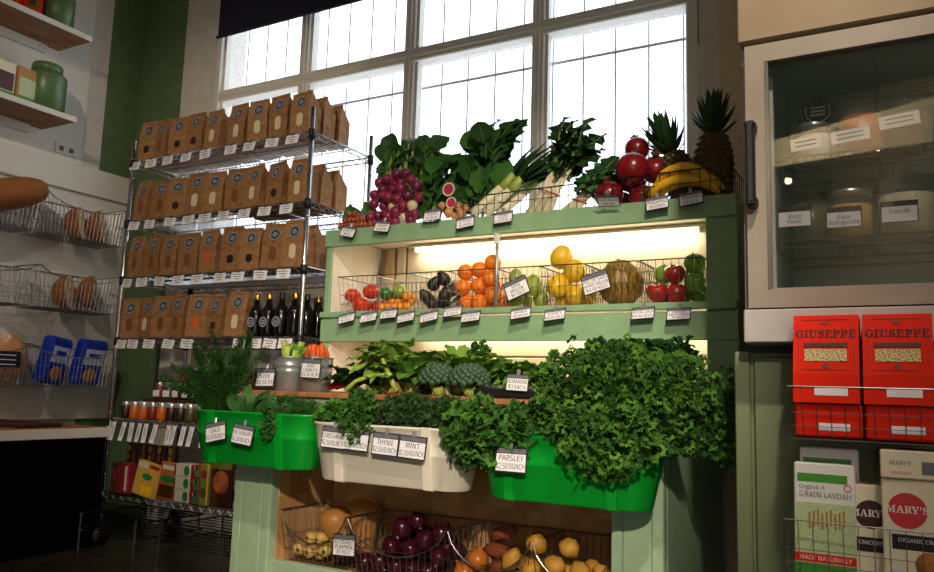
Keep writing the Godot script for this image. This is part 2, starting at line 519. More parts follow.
func room() -> void:
	var b := MB.new()
	struct("floor", sp(Vector3(-5.05, -0.2, -3.9), Vector3(3.2, 0, 5.0)), M.floor, "dark brown concrete floor under the rack and display", "floor")
	struct("ceiling", sp(Vector3(-5.05, 4.2, -3.9), Vector3(3.2, 4.4, 5.0)), M.ceiling, "pale ceiling of the shop above the spotlights", "ceiling")
	# left wall: white lower part, grey strip, green corner
	struct("wall_left", sp(Vector3(-5.05, 0, -3.22), Vector3(-4.85, 4.2, 5.0)), M.wall_white, "white painted side wall behind the bread baskets", "wall")
	struct("trim_1", sp(Vector3(-5.05, 0, -3.36), Vector3(-4.853, 4.2, -3.22)), M.wall, "narrow grey painted strip beside the white side wall", "trim")
	struct("wall_corner", sp(Vector3(-5.05, 0, -3.62), Vector3(-4.853, 4.2, -3.36)), M.wall_green, "dark green painted end of the side wall", "wall")
	# window wall around the opening x -4.0 .. -0.82, y 1.75 .. 3.7
	b = MB.new()
	b.span(Vector3(-5.05, 0, -3.9), Vector3(-4.4, 4.2, -3.62))
	struct("wall_back_green", b.done(), M.wall_green, "green painted corner of the window wall", "wall")
	b = MB.new()
	b.span(Vector3(-4.4, 0, -3.9), Vector3(-4.09, 4.2, -3.624))
	b.span(Vector3(-4.09, 0, -3.9), Vector3(-0.82, 1.75, -3.624))
	b.span(Vector3(-4.09, 3.7, -3.9), Vector3(-0.82, 4.2, -3.624))
	b.span(Vector3(-0.82, 0, -3.9), Vector3(-0.72, 4.2, -3.624))
	struct("wall_back", b.done(), M.wall, "grey plaster wall around the large window", "wall")
	struct("wall_pier", sp(Vector3(-0.72, 0, -3.9), Vector3(3.2, 4.2, -3.60)), M.wall_beige, "beige wall between the window and the fridge cabinet", "wall")
	struct("wall_right", sp(Vector3(3.0, 0, -3.6), Vector3(3.2, 4.2, 5.0)), M.wall_beige, "beige side wall beyond the fridge", "wall")
	b = MB.new()
	b.span(Vector3(-5.05, 0, 4.8), Vector3(0.5, 4.2, 5.0))
	b.span(Vector3(2.5, 0, 4.8), Vector3(3.0, 4.2, 5.0))
	b.span(Vector3(0.5, 2.1, 4.8), Vector3(2.5, 4.2, 5.0))
	b.span(Vector3(0.5, 0, 4.8), Vector3(2.5, 0.3, 5.0))
	struct("wall_front", b.done(), M.wall_beige, "beige shop wall opposite the produce window", "wall")
	b = MB.new()
	for x in [0.5, 1.47, 2.44]: b.span(Vector3(x, 0.3, 4.86), Vector3(x + 0.06, 2.1, 4.92), 0.004)
	for y in [0.3, 2.04]: b.span(Vector3(0.56, y, 4.86), Vector3(2.44, y + 0.06, 4.92), 0.004)
	struct("window_2", b.done(), M.frame, "clear shopfront window opposite the produce display", "window")
	ceiling_spot("black ceiling spotlight aimed at the produce display", Vector3(0.35, 3.5, -0.35), Vector3(-1.4, 0.95, -2.7), SPOT_A, 27.0)
	ceiling_spot("black pendant spotlight further back aimed low at the planters", Vector3(0.8, 2.6, 1.6), Vector3(-1.5, 0.85, -2.5), SPOT_D, 14.0)
	ceiling_spot("black ceiling spotlight shining towards the paper bag rack", Vector3(-1.9, 3.5, 0.3), Vector3(-3.7, 1.9, -2.8), SPOT_B, 26.0)
	ceiling_spot("black ceiling spotlight above the fridge cabinet aisle", Vector3(1.2, 3.5, 0.6), Vector3(0.0, 1.1, -2.0), SPOT_C, 30.0)
	ceiling_spot("added unseen black spotlight brightening the paper banner", Vector3(-2.6, 3.4, 1.6), Vector3(-0.44, 2.85, 2.2), 16.0, 50.0)  # added lamp out of view, brightens the banner mirrored in the fridge glass
	ceiling_spot("black spotlight hanging deep in the shop", Vector3(-0.15, 2.9, 2.6), Vector3(-0.4, 0.9, 1.6), 3.0, 45.0)
	ceiling_spot("black spotlight hanging before the opposite shop wall", Vector3(-1.0, 3.15, 4.3), Vector3(-1.4, 0.9, 3.3), 3.0, 45.0)
	# long paper banner hung across the shop, seen only mirrored in the fridge glass
	var t := thing("paper_banner", "long cream paper banner strung across the shop", "banner", Vector3(-0.44, 2.85, 2.21))
	var d := Vector3(1.22, -0.686, -2.6)
	var L := d.length()
	var bs := Basis(d.normalized(), Vector3.UP.cross(d).cross(d).normalized() * -1.0, Vector3.ZERO)
	bs.y = d.cross(Vector3.UP).cross(d).normalized()
	bs.z = bs.x.cross(bs.y)
	t.basis = bs
	part("sheet", bx(Vector3.ZERO, Vector3(L, 0.25, 0.004)), M.banner, t)
	var word := part("lettering", text_mesh("YOUR", 0.10), M.ink, t, Vector3(0.25, 0.03, 0.004))
	word.rotation_degrees.y = 0.0
	var word2 := part("lettering", text_mesh("YOUR", 0.10), M.ink, t, Vector3(0.25, 0.03, -0.004))
	word2.rotation_degrees.y = 180.0

const SPOT_A := 8.0
const SPOT_D := 16.0
const SPOT_B := 4.5
const SPOT_C := 0.4

func window_and_blind() -> void:
	var z := -3.70
	var x := [-4.085, -3.30, -2.49, -1.665, -0.83]
	var b := MB.new()
	b.span(Vector3(-4.09, 3.62, z - 0.05), Vector3(-0.82, 3.7, -3.625), 0.005)
	b.span(Vector3(-4.09, 1.75, z - 0.05), Vector3(-0.82, 1.82, -3.60), 0.005)
	b.span(Vector3(-4.09, 1.82, z - 0.05), Vector3(-4.035, 3.62, -3.625), 0.005)
	b.span(Vector3(-0.88, 1.82, z - 0.05), Vector3(-0.82, 3.62, -3.625), 0.005)
	var win := struct("window_1", b.done(), M.frame, "large white framed window of wired frosted panes", "window")
	b = MB.new()
	b.span(Vector3(-4.035, 2.815, z - 0.045), Vector3(-0.88, 2.895, -3.632), 0.006)
	b.span(Vector3(-4.035, 2.84, -3.64), Vector3(-0.88, 2.87, -3.622), 0.006)
	part("transom", b.done(), M.frame, win)
	for k in [1, 2, 3]:
		b = MB.new()
		b.span(Vector3(x[k] - 0.035, 1.82, z - 0.04), Vector3(x[k] + 0.035, 3.62, -3.636), 0.005)
		b.span(Vector3(x[k] - 0.015, 1.82, -3.64), Vector3(x[k] + 0.015, 3.62, -3.626), 0.004)
		part("mullion", b.done(), M.frame, win)
	for k in 4:
		for lv in [[1.82, 2.815], [2.895, 3.62]]:
			var x0: float = x[k] + (0.05 if k == 0 else 0.035)
			var x1: float = x[k + 1] - (0.05 if k == 3 else 0.035)
			part("pane", sp(Vector3(x0, lv[0], z - 0.004), Vector3(x1, lv[1], z + 0.004)), M.pane, win)
			b = MB.new()
			b.span(Vector3(x0, lv[0], z + 0.004), Vector3(x0 + 0.018, lv[1], z + 0.045))
			b.span(Vector3(x1 - 0.012, lv[0], z + 0.004), Vector3(x1, lv[1], z + 0.03))
			part("bead", b.done(), M.frame, win)
	# bars outside
	var t := thing("security_bars", "thin grey security bars outside the frosted window", "bars", Vector3(-2.4, 2.65, -3.80))
	for k in 18:
		var bb := MB.new()
		bb.wire(Vector3(-1.56 + k * 0.178, -0.9, 0), Vector3(-1.56 + k * 0.178, 1.0, 0), 0.0045, 6)
		part("bar", bb.done(), M.wire, t)
	for y in [0.06]:
		var bb := MB.new()
		bb.wire(Vector3(-1.6, y, 0.008), Vector3(1.6, y, 0.008), 0.008, 6)
		part("rail", bb.done(), M.wire, t)
	# roller blind
	t = thing("roller_blind", "navy roller blind lowered over the window head", "blind", Vector3(-2.4, 3.215, -3.53))
	part("cloth", sp(Vector3(-1.57, 0.0, -0.002), Vector3(1.57, 0.55, 0.002)), M.navy, t)
	b = MB.new()
	b.wire(Vector3(-1.58, 0.01, 0), Vector3(1.58, 0.01, 0), 0.012, 8)
	part("bottom_bar", b.done(), M.navy, t)
	b = MB.new(true)
	b.tube([Vector3(-1.62, 0.5, 0.02), Vector3(1.62, 0.5, 0.02)], 0.045, 12)
	part("roller", b.done(), M.navy, t)
	for s in [-1.0, 1.0]:
		part("bracket", bx(Vector3(1.63 * s, 0.5, -0.035), Vector3(0.02, 0.1, 0.11), 0.004), M.black, t)
	# bead chain hanging by the window
	b = MB.new()
	for k in 70:
		b.box(Vector3(0, -k * 0.017, 0), Vector3(0.008, 0.009, 0.008))
	part("bead_chain", b.done(), M.card_head, t, Vector3(1.615, 0.48, 0.065))

# ---------------------------------------------------------------- wire rack
const RACK_Y := [2.225, 1.858, 1.52, 1.166, 0.708, 0.292]
func wire_rack() -> void:
	var x0 := -4.01; var x1 := -2.63; var z0 := -2.995; var z1 := -3.50
	var t := thing("wire_rack", "tall chrome wire shelving rack full of paper bags", "shelving rack", Vector3((x0 + x1) / 2, 0, (z0 + z1) / 2))
	var o := -t.position
	for p in [[x0, z0], [x1, z0], [x0, z1], [x1, z1]]:
		var b := MB.new(true)
		b.tube([Vector3(p[0], 0.115, p[1]) + o, Vector3(p[0], 2.345, p[1]) + o], 0.0125, 10)
		for k in 19:
			b.tube([Vector3(p[0], 0.16 + k * 0.115, p[1]) + o, Vector3(p[0], 0.164 + k * 0.115, p[1]) + o], 0.0138, 10)
		var post := part("post", b.done(), M.chrome, t)
		b = MB.new(true)
		b.xf = Transform3D(Basis(Vector3.FORWARD, PI / 2), Vector3(p[0], 0.055, p[1]) + o)
		b.lathe([Vector2(0, -0.014), Vector2(0.055, -0.014), Vector2(0.055, 0.014), Vector2(0, 0.014)], 16)
		b.xf = Transform3D(Basis.IDENTITY, o)
		b.smooth(false)
		b.span(Vector3(p[0] - 0.02, 0.06, p[1] - 0.015), Vector3(p[0] + 0.02, 0.125, p[1] + 0.015))
		part("caster", b.done(), M.black, post)
	for y in RACK_Y:
		var b := MB.new()
		for k in 50:
			var x := lerpf(x0, x1, (k + 0.5) / 50.0)
			b.wire(Vector3(x, y - 0.004, z0) + o, Vector3(x, y - 0.004, z1) + o, 0.002)
		for zz in [z0, (z0 * 2 + z1) / 3, (z0 + z1 * 2) / 3, z1]:
			b.wire(Vector3(x0, y - 0.008, zz) + o, Vector3(x1, y - 0.008, zz) + o, 0.0032)
		var sh := part("shelf_deck", b.done(), M.chrome, t)
		b = MB.new()
		for zz in [z0, z1]:
			b.wire(Vector3(x0, y - 0.005, zz) + o, Vector3(x1, y - 0.005, zz) + o, 0.004)
			b.wire(Vector3(x0, y - 0.035, zz) + o, Vector3(x1, y - 0.035, zz) + o, 0.004)
			for k in 40:
				b.wire(Vector3(lerpf(x0, x1, k / 40.0), y - (0.005 if k % 2 == 0 else 0.035), zz) + o, Vector3(lerpf(x0, x1, (k + 1) / 40.0), y - (0.035 if k % 2 == 0 else 0.005), zz) + o, 0.0028)
		for xx in [x0, x1]:
			b.wire(Vector3(xx, y - 0.005, z0) + o, Vector3(xx, y - 0.005, z1) + o, 0.004)
			b.wire(Vector3(xx, y - 0.035, z0) + o, Vector3(xx, y - 0.035, z1) + o, 0.004)
			for k in 14:
				b.wire(Vector3(xx, y - (0.005 if k % 2 == 0 else 0.035), lerpf(z0, z1, k / 14.0)) + o, Vector3(xx, y - (0.035 if k % 2 == 0 else 0.005), lerpf(z0, z1, (k + 1) / 14.0)) + o, 0.0028)
		part("truss", b.done(), M.chrome, sh)
		for p in [[x0, z0], [x1, z0], [x0, z1], [x1, z1]]:
			b = MB.new(true)
			b.tube([Vector3(p[0], y - 0.045, p[1]) + o, Vector3(p[0], y + 0.004, p[1]) + o], 0.018, 10)
			part("collar", b.done(), M.black, sh)

# wire basket, base centre at the origin, front towards +z
func wire_basket(called: String, label: String, at: Vector3, w: float, h: float, d: float, group := "", turn := 0.0, taper := 0.03, dip := 0.0, r := 0.0016, m: Material = null) -> Node3D:
	var t := thing(called, label, "basket", at, group, Vector3(0, turn, 0))
	var mm: Material = m if m else M.wire
	var nx := int(w / 0.028)
	var nz := int(d / 0.035)
	var top := []
	var W := w / 2; var D := d / 2; var w0 := W - taper; var d0 := D - taper
	var lift := r * 1.5
	# rim of the front may dip in the middle
	var front := func(u: float) -> float: return h - dip * pow(sin(PI * clampf(u, 0.0, 1.0)), 0.6)
	var b := MB.new()
	var n := 20 if dip > 0.0 else 1
	for k in n:
		b.wire(Vector3(lerpf(-W, W, float(k) / n), front.call(float(k) / n), D), Vector3(lerpf(-W, W, (k + 1.0) / n), front.call((k + 1.0) / n), D), r * 2.0, 6)
	b.wire(Vector3(-W, h, -D), Vector3(W, h, -D), r * 2.0, 6)
	for s in [-1.0, 1.0]:
		b.wire(Vector3(W * s, h, -D), Vector3(W * s, h, D), r * 2.0, 6)
	part("rim", b.done(), mm, t)
	b = MB.new()
	for k in nx + 1:
		var u := float(k) / nx
		var hf: float = front.call(u)
		var fr := Vector3(lerpf(-W, W, u), hf, D)
		var fb := Vector3(lerpf(-w0, w0, u), lift, d0)
		var bb := Vector3(lerpf(-w0, w0, u), lift, -d0)
		b.wire(fr, Vector3(lerpf(-W, W, u), 0, D).lerp(fb, 1.0) if dip <= 0.0 else fb, r)
		b.wire(fb, bb, r)
		b.wire(bb, Vector3(lerpf(-W, W, u), h, -D), r)
	for k in nz + 1:
		var u := float(k) / nz
		for s in [-1.0, 1.0]:
			b.wire(Vector3(W * s, h, lerpf(-D, D, u)), Vector3(w0 * s, lift, lerpf(-d0, d0, u)), r)
		b.wire(Vector3(-w0, lift, lerpf(-d0, d0, u)), Vector3(w0, lift, lerpf(-d0, d0, u)), r)
	for f in [0.25, 0.5]:
		var ww := lerpf(w0, W, f); var dd := lerpf(d0, D, f)
		for s in [-1.0, 1.0]:
			b.wire(Vector3(-ww, h * f, dd * s), Vector3(ww, h * f, dd * s), r)
			b.wire(Vector3(ww * s, h * f, -dd), Vector3(ww * s, h * f, dd), r)
	part("wires", b.done(), mm, t)
	return t

# ---------------------------------------------------------------- produce display
func produce_display() -> void:
	var t := thing("produce_display", "pale green wooden produce display stand below the window", "display stand", Vector3(-1.6, 0, -2.95))
	var o := -t.position
	var add := func(called: String, a: Vector3, c: Vector3, m: Material, bevel := 0.003) -> MeshInstance3D: return part(called, sp(a, c, bevel), m, t, o)
	# upper boards
	add.call("fascia_board", Vector3(-2.553, 1.616, -3.07), Vector3(-0.553, 1.702, -3.05), M.green)
	add.call("top_shelf", Vector3(-2.54, 1.68, -3.56), Vector3(-0.556, 1.70, -3.07), M.white_panel)
	add.call("fascia_board", Vector3(-2.553, 1.140, -3.07), Vector3(-0.553, 1.252, -3.05), M.green)
	add.call("lip_strip", Vector3(-2.553, 1.258, -3.07), Vector3(-0.553, 1.288, -3.036), M.green, 0.005)
	add.call("middle_shelf", Vector3(-2.54, 1.262, -3.50), Vector3(-0.556, 1.284, -3.07), M.white_panel)
	add.call("side_panel", Vector3(-2.535, 0.897, -3.46), Vector3(-2.515, 1.68, -3.075), M.white_panel)
	add.call("stile", Vector3(-2.545, 0.897, -3.075), Vector3(-2.512, 1.64, -3.058), M.green)
	add.call("stile", Vector3(-0.672, 0.70, -3.085), Vector3(-0.553, 1.65, -3.062), M.green)
	add.call("side_panel", Vector3(-0.575, 0.70, -3.50), Vector3(-0.553, 1.68, -3.085), M.green)
	# backs
	add.call("back_panel", Vector3(-2.335, 1.284, -3.50), Vector3(-0.575, 1.68, -3.48), M.cream)
	add.call("back_panel", Vector3(-2.535, 1.284, -3.52), Vector3(-2.30, 1.68, -3.505), M.tan_board)
	add.call("batten", Vector3(-2.47, 1.284, -3.505), Vector3(-2.42, 1.68, -3.47), M.tan_board)
	add.call("batten", Vector3(-2.405, 1.284, -3.505), Vector3(-2.35, 1.68, -3.48), M.cream)
	add.call("back_board", Vector3(-2.27, 1.092, -3.42), Vector3(-0.575, 1.262, -3.40), M.cream)
	add.call("back_board", Vector3(-2.27, 0.985, -3.42), Vector3(-0.575, 1.085, -3.40), M.cream)
	add.call("back_board", Vector3(-2.27, 0.897, -3.42), Vector3(-0.575, 0.978, -3.40), M.cream)
	add.call("back_board", Vector3(-2.515, 0.897, -3.44), Vector3(-2.27, 1.262, -3.42), M.ply)
	# ledge and base
	add.call("ledge_board", Vector3(-2.50, 0.874, -3.05), Vector3(-0.72, 0.897, -2.54), M.ledge, 0.004)
	add.call("inner_floor", Vector3(-2.535, 0.86, -3.44), Vector3(-0.575, 0.895, -3.05), M.ledge)
	for px in [[-2.553, -2.349], [-0.87, -0.70]]:
		var post: MeshInstance3D = add.call("post", Vector3(px[0], 0, -2.60), Vector3(px[1], 0.874, -2.555), M.base_green)
		var w: float = px[1] - px[0]
		var b := MB.new()
		for q in [0.0, 0.23, 0.79]:
			var e: float = [0.215, 0.775, 1.0][[0.0, 0.23, 0.79].find(q)]
			b.span(Vector3(px[0] + w * q, 0, -2.556), Vector3(px[0] + w * e, 0.874, -2.546), 0.003)
		part("moulding", b.done(), M.base_green, post)
	add.call("base_side", Vector3(-2.553, 0, -3.40), Vector3(-2.53, 0.86, -2.60), M.base_green)
	add.call("base_side", Vector3(-0.722, 0, -3.44), Vector3(-0.70, 0.874, -2.60), M.base_green)
	add.call("top_rail", Vector3(-2.349, 0.79, -2.59), Vector3(-0.87, 0.874, -2.562), M.base_green)
	add.call("sill", Vector3(-2.349, 0.10, -2.60), Vector3(-0.87, 0.205, -2.562), M.base_green)
	add.call("bin_back", Vector3(-2.40, 0.10, -2.99), Vector3(-0.80, 0.86, -2.97), M.ply)
	add.call("bin_side", Vector3(-2.365, 0.10, -2.97), Vector3(-2.349, 0.86, -2.60), M.ply)
	add.call("bin_side", Vector3(-0.87, 0.10, -2.97), Vector3(-0.854, 0.86, -2.60), M.ply)
	add.call("bin_floor", Vector3(-2.349, 0.17, -2.97), Vector3(-0.87, 0.19, -2.60), M.ply)
	# metal upright strip with a white clip
	var b := MB.new(true)
	b.tube([Vector3(-1.57, 1.288, -3.042) + o, Vector3(-1.57, 1.616, -3.042) + o], 0.0085, 8)
	var rod := part("upright_rod", b.done(), M.zinc, t)
	part("clip", bx(Vector3(-1.57, 1.59, -3.036) + o, Vector3(0.022, 0.05, 0.022), 0.004), M.frame, rod)
	# rail of wires along the top shelf
	b = MB.new()
	b.wire(Vector3(-1.80, 1.80, -3.065) + o, Vector3(-0.575, 1.82, -3.065) + o, 0.003, 6)
	b.wire(Vector3(-1.80, 1.76, -3.065) + o, Vector3(-0.575, 1.765, -3.065) + o, 0.0018)
	b.wire(Vector3(-0.575, 1.82, -3.065) + o, Vector3(-0.575, 1.82, -3.42) + o, 0.003, 6)
	for k in 32:
		var x := lerpf(-1.80, -0.575, k / 31.0)
		b.wire(Vector3(x, 1.70, -3.065) + o, Vector3(x, lerpf(1.80, 1.82, k / 31.0), -3.065) + o, 0.0018)
	for k in 9:
		b.wire(Vector3(-0.575, 1.70, -3.065 - k * 0.044) + o, Vector3(-0.575, 1.82, -3.065 - k * 0.044) + o, 0.0018)
	part("wire_rail", b.done(), M.dark_wire, t)
	tube_lamp("fluorescent tube lamp tucked behind the upper green board", Vector3(-1.52, 1.652, -3.44), TUBE)
	tube_lamp("fluorescent tube lamp tucked behind the lower green board", Vector3(-1.42, 1.235, -3.36), TUBE_LOW)
	# fruit baskets on the middle shelf
	var kinds := ["tomatoes", "limes and kumquats", "dark avocados", "oranges", "green mangoes", "yellow quinces", "a striped melon", "red and green apples"]
	var xs := [[-2.472, -2.262], [-2.256, -2.048], [-2.042, -1.835], [-1.829, -1.588], [-1.580, -1.378], [-1.372, -1.174], [-1.168, -0.945], [-0.935, -0.685]]
	for k in 8:
		wire_basket("fruit_basket", "chrome wire basket holding " + kinds[k] + " on the middle shelf", Vector3((xs[k][0] + xs[k][1]) / 2, 1.286, -3.215), xs[k][1] - xs[k][0], 0.178, 0.29, "fruit baskets on the middle shelf", 0.0, 0.018, 0.0, 0.0014)

const TUBE := 0.24
const TUBE_LOW := 0.3

func tube_lamp(label: String, at: Vector3, energy: float) -> void:
	var L := thing("tube_lamp", label, "lamp", at, "tube lamps of the display")
	part("batten", bx(Vector3(0, 0.017, 0), Vector3(1.54, 0.014, 0.05), 0.003), M.frame, L)
	var b := MB.new(true)
	b.tube([Vector3(-0.735, -0.002, 0), Vector3(0.735, -0.002, 0)], 0.009, 8)
	part("tube", b.done(), M.tube_glow, L)
	for s in [-1.0, 1.0]:
		part("end_cap", bx(Vector3(0.752 * s, 0.0, 0), Vector3(0.03, 0.024, 0.026), 0.003), M.frame, L)
	var a := AreaLight3D.new()
	a.name = "tube_light"
	a.area_size = Vector2(1.45, 0.02)
	a.area_normalize_energy = true
	a.light_color = Color(1.0, 0.93, 0.8)
	a.light_energy = energy
	a.area_range = 6.0
	a.shadow_enabled = true
	L.add_child(a)
	a.position = Vector3(0, -0.0125, 0)
	a.rotation_degrees = Vector3(-90, 0, 0)

# ---------------------------------------------------------------- fridge and its cabinet
func fridge() -> void:
	var t := thing("glass_door_fridge", "beige glass door fridge with jars behind the glass", "fridge", Vector3(0.0, 1.14, -2.0))
	var o := -t.position
	var fx0 := -0.338; var fx1 := 0.40; var fy0 := 1.142; var fy1 := 1.812
	var gx0 := -0.287; var gy0 := 1.189; var gy1 := 1.765; var gx1 := 0.35
	# door frame of four mitred members
	var ring := [[Vector2(fx0, fy0), Vector2(fx1, fy0), Vector2(gx1, gy0), Vector2(gx0, gy0)], [Vector2(fx1, fy0), Vector2(fx1, fy1), Vector2(gx1, gy1), Vector2(gx1, gy0)], [Vector2(fx1, fy1), Vector2(fx0, fy1), Vector2(gx0, gy1), Vector2(gx1, gy1)], [Vector2(fx0, fy1), Vector2(fx0, fy0), Vector2(gx0, gy0), Vector2(gx0, gy1)]]
	for r in ring:
		var b := MB.new()
		b.extrude(PackedVector2Array(r), -2.03, -2.0)
		part("door_frame", b.done(), M.fridge_frame, t, o)
	var b := MB.new()
	b.span(Vector3(gx0 - 0.004, gy0, -2.006), Vector3(gx0 + 0.005, gy1, -1.997))
	part("chrome_bead", b.done(), M.chrome, t, o)
	part("door_glass", sp(Vector3(gx0, gy0, -2.022), Vector3(gx1, gy1, -2.016)), M.fridge_glass, t, o)
	b = MB.new()
	b.box(Vector3(-0.322, 1.495, -1.965), Vector3(0.022, 0.205, 0.022), 0.006)
	for y in [1.59, 1.40]:
		b.box(Vector3(-0.322, y, -1.978), Vector3(0.026, 0.026, 0.044), 0.006)
	part("door_handle", b.done(), M.black, t, o)
	# liner
	b = MB.new()
	b.span(Vector3(fx0, fy0, -2.55), Vector3(fx0 + 0.045, fy1, -2.035))
	b.span(Vector3(fx1 - 0.045, fy0, -2.55), Vector3(fx1, fy1, -2.035))
	b.span(Vector3(fx0 + 0.045, fy0, -2.55), Vector3(fx1 - 0.045, fy1, -2.51))
	b.span(Vector3(fx0 + 0.045, fy0, -2.51), Vector3(fx1 - 0.045, fy0 + 0.04, -2.035))
	b.span(Vector3(fx0 + 0.045, fy1 - 0.02, -2.51), Vector3(fx1 - 0.045, fy1, -2.035))
	part("liner", b.done(), M.fridge_liner, t, o)
	# sloping vent grille of the evaporator
	b = MB.new()
	for k in 8:
		b.span(Vector3(-0.26, 1.715 + k * 0.0085, -2.44 + k * 0.012), Vector3(0.35, 1.7185 + k * 0.0085, -2.436 + k * 0.012))
	for k in 14:
		b.span(Vector3(-0.26 + k * 0.046, 1.712, -2.445), Vector3(-0.256 + k * 0.046, 1.78, -2.44))
	part("vent_grille", b.done(), M.fridge_panel, t, o)
	for y in [1.318, 1.528]:
		b = MB.new()
		for k in 30:
			b.wire(Vector3(-0.292 + k * 0.021, y, -2.06), Vector3(-0.292 + k * 0.021, y, -2.505), 0.0014)
		for z in [-2.06, -2.2, -2.35, -2.5]:
			b.wire(Vector3(-0.292, y - 0.003, z), Vector3(0.352, y - 0.003, z), 0.003)
		b.wire(Vector3(-0.292, y - 0.02, -2.06), Vector3(0.352, y - 0.02, -2.06), 0.003)
		part("wire_shelf", b.done(), M.wire, t, o)
	b = MB.new()
	b.span(Vector3(-0.292, 1.19, -2.075), Vector3(-0.280, 1.74, -2.055))
	part("shelf_post", b.done(), M.frame, t, o)
	# cabinet around the fridge
	var c := thing("fridge_cabinet", "painted cabinet that carries the glass door fridge", "cabinet", Vector3(0, 0, -2.3))
	var q := -c.position
	part("upper_panel", sp(Vector3(-0.355, 1.824, -3.55), Vector3(0.9, 3.4, -2.0), 0.004), M.fridge_cabinet, c, q)
	part("shell", sp(Vector3(-0.352, 1.05, -3.55), Vector3(0.9, 1.82, -2.56)), M.fridge_panel, c, q)
	part("shell_side", sp(Vector3(-0.352, 1.142, -2.56), Vector3(-0.342, 1.82, -2.04)), M.fridge_panel, c, q)
	part("lower_panel", sp(Vector3(-0.350, 1.058, -2.55), Vector3(0.9, 1.138, -1.998), 0.003), M.fridge_panel, c, q)
	part("filler_panel", sp(Vector3(0.402, 1.138, -2.55), Vector3(0.9, 1.82, -2.01)), M.fridge_frame, c, q)
	part("carcass", sp(Vector3(-0.392, 0.0, -3.55), Vector3(0.9, 1.038, -2.115)), M.fridge_base, c, q)
	part("corner_stile", sp(Vector3(-0.392, 0.0, -2.115), Vector3(-0.355, 1.042, -2.10), 0.003), M.fridge_base, c, q)
	part("front_panel", sp(Vector3(-0.345, 0.0, -2.115), Vector3(0.9, 1.030, -2.10), 0.003), M.fridge_base, c, q)
	part("painted_gap_shade", sp(Vector3(-0.36, 1.038, -2.60), Vector3(0.88, 1.058, -2.13)), M.black, c, q)  # black strip painted in for the shade under the fridge overhang

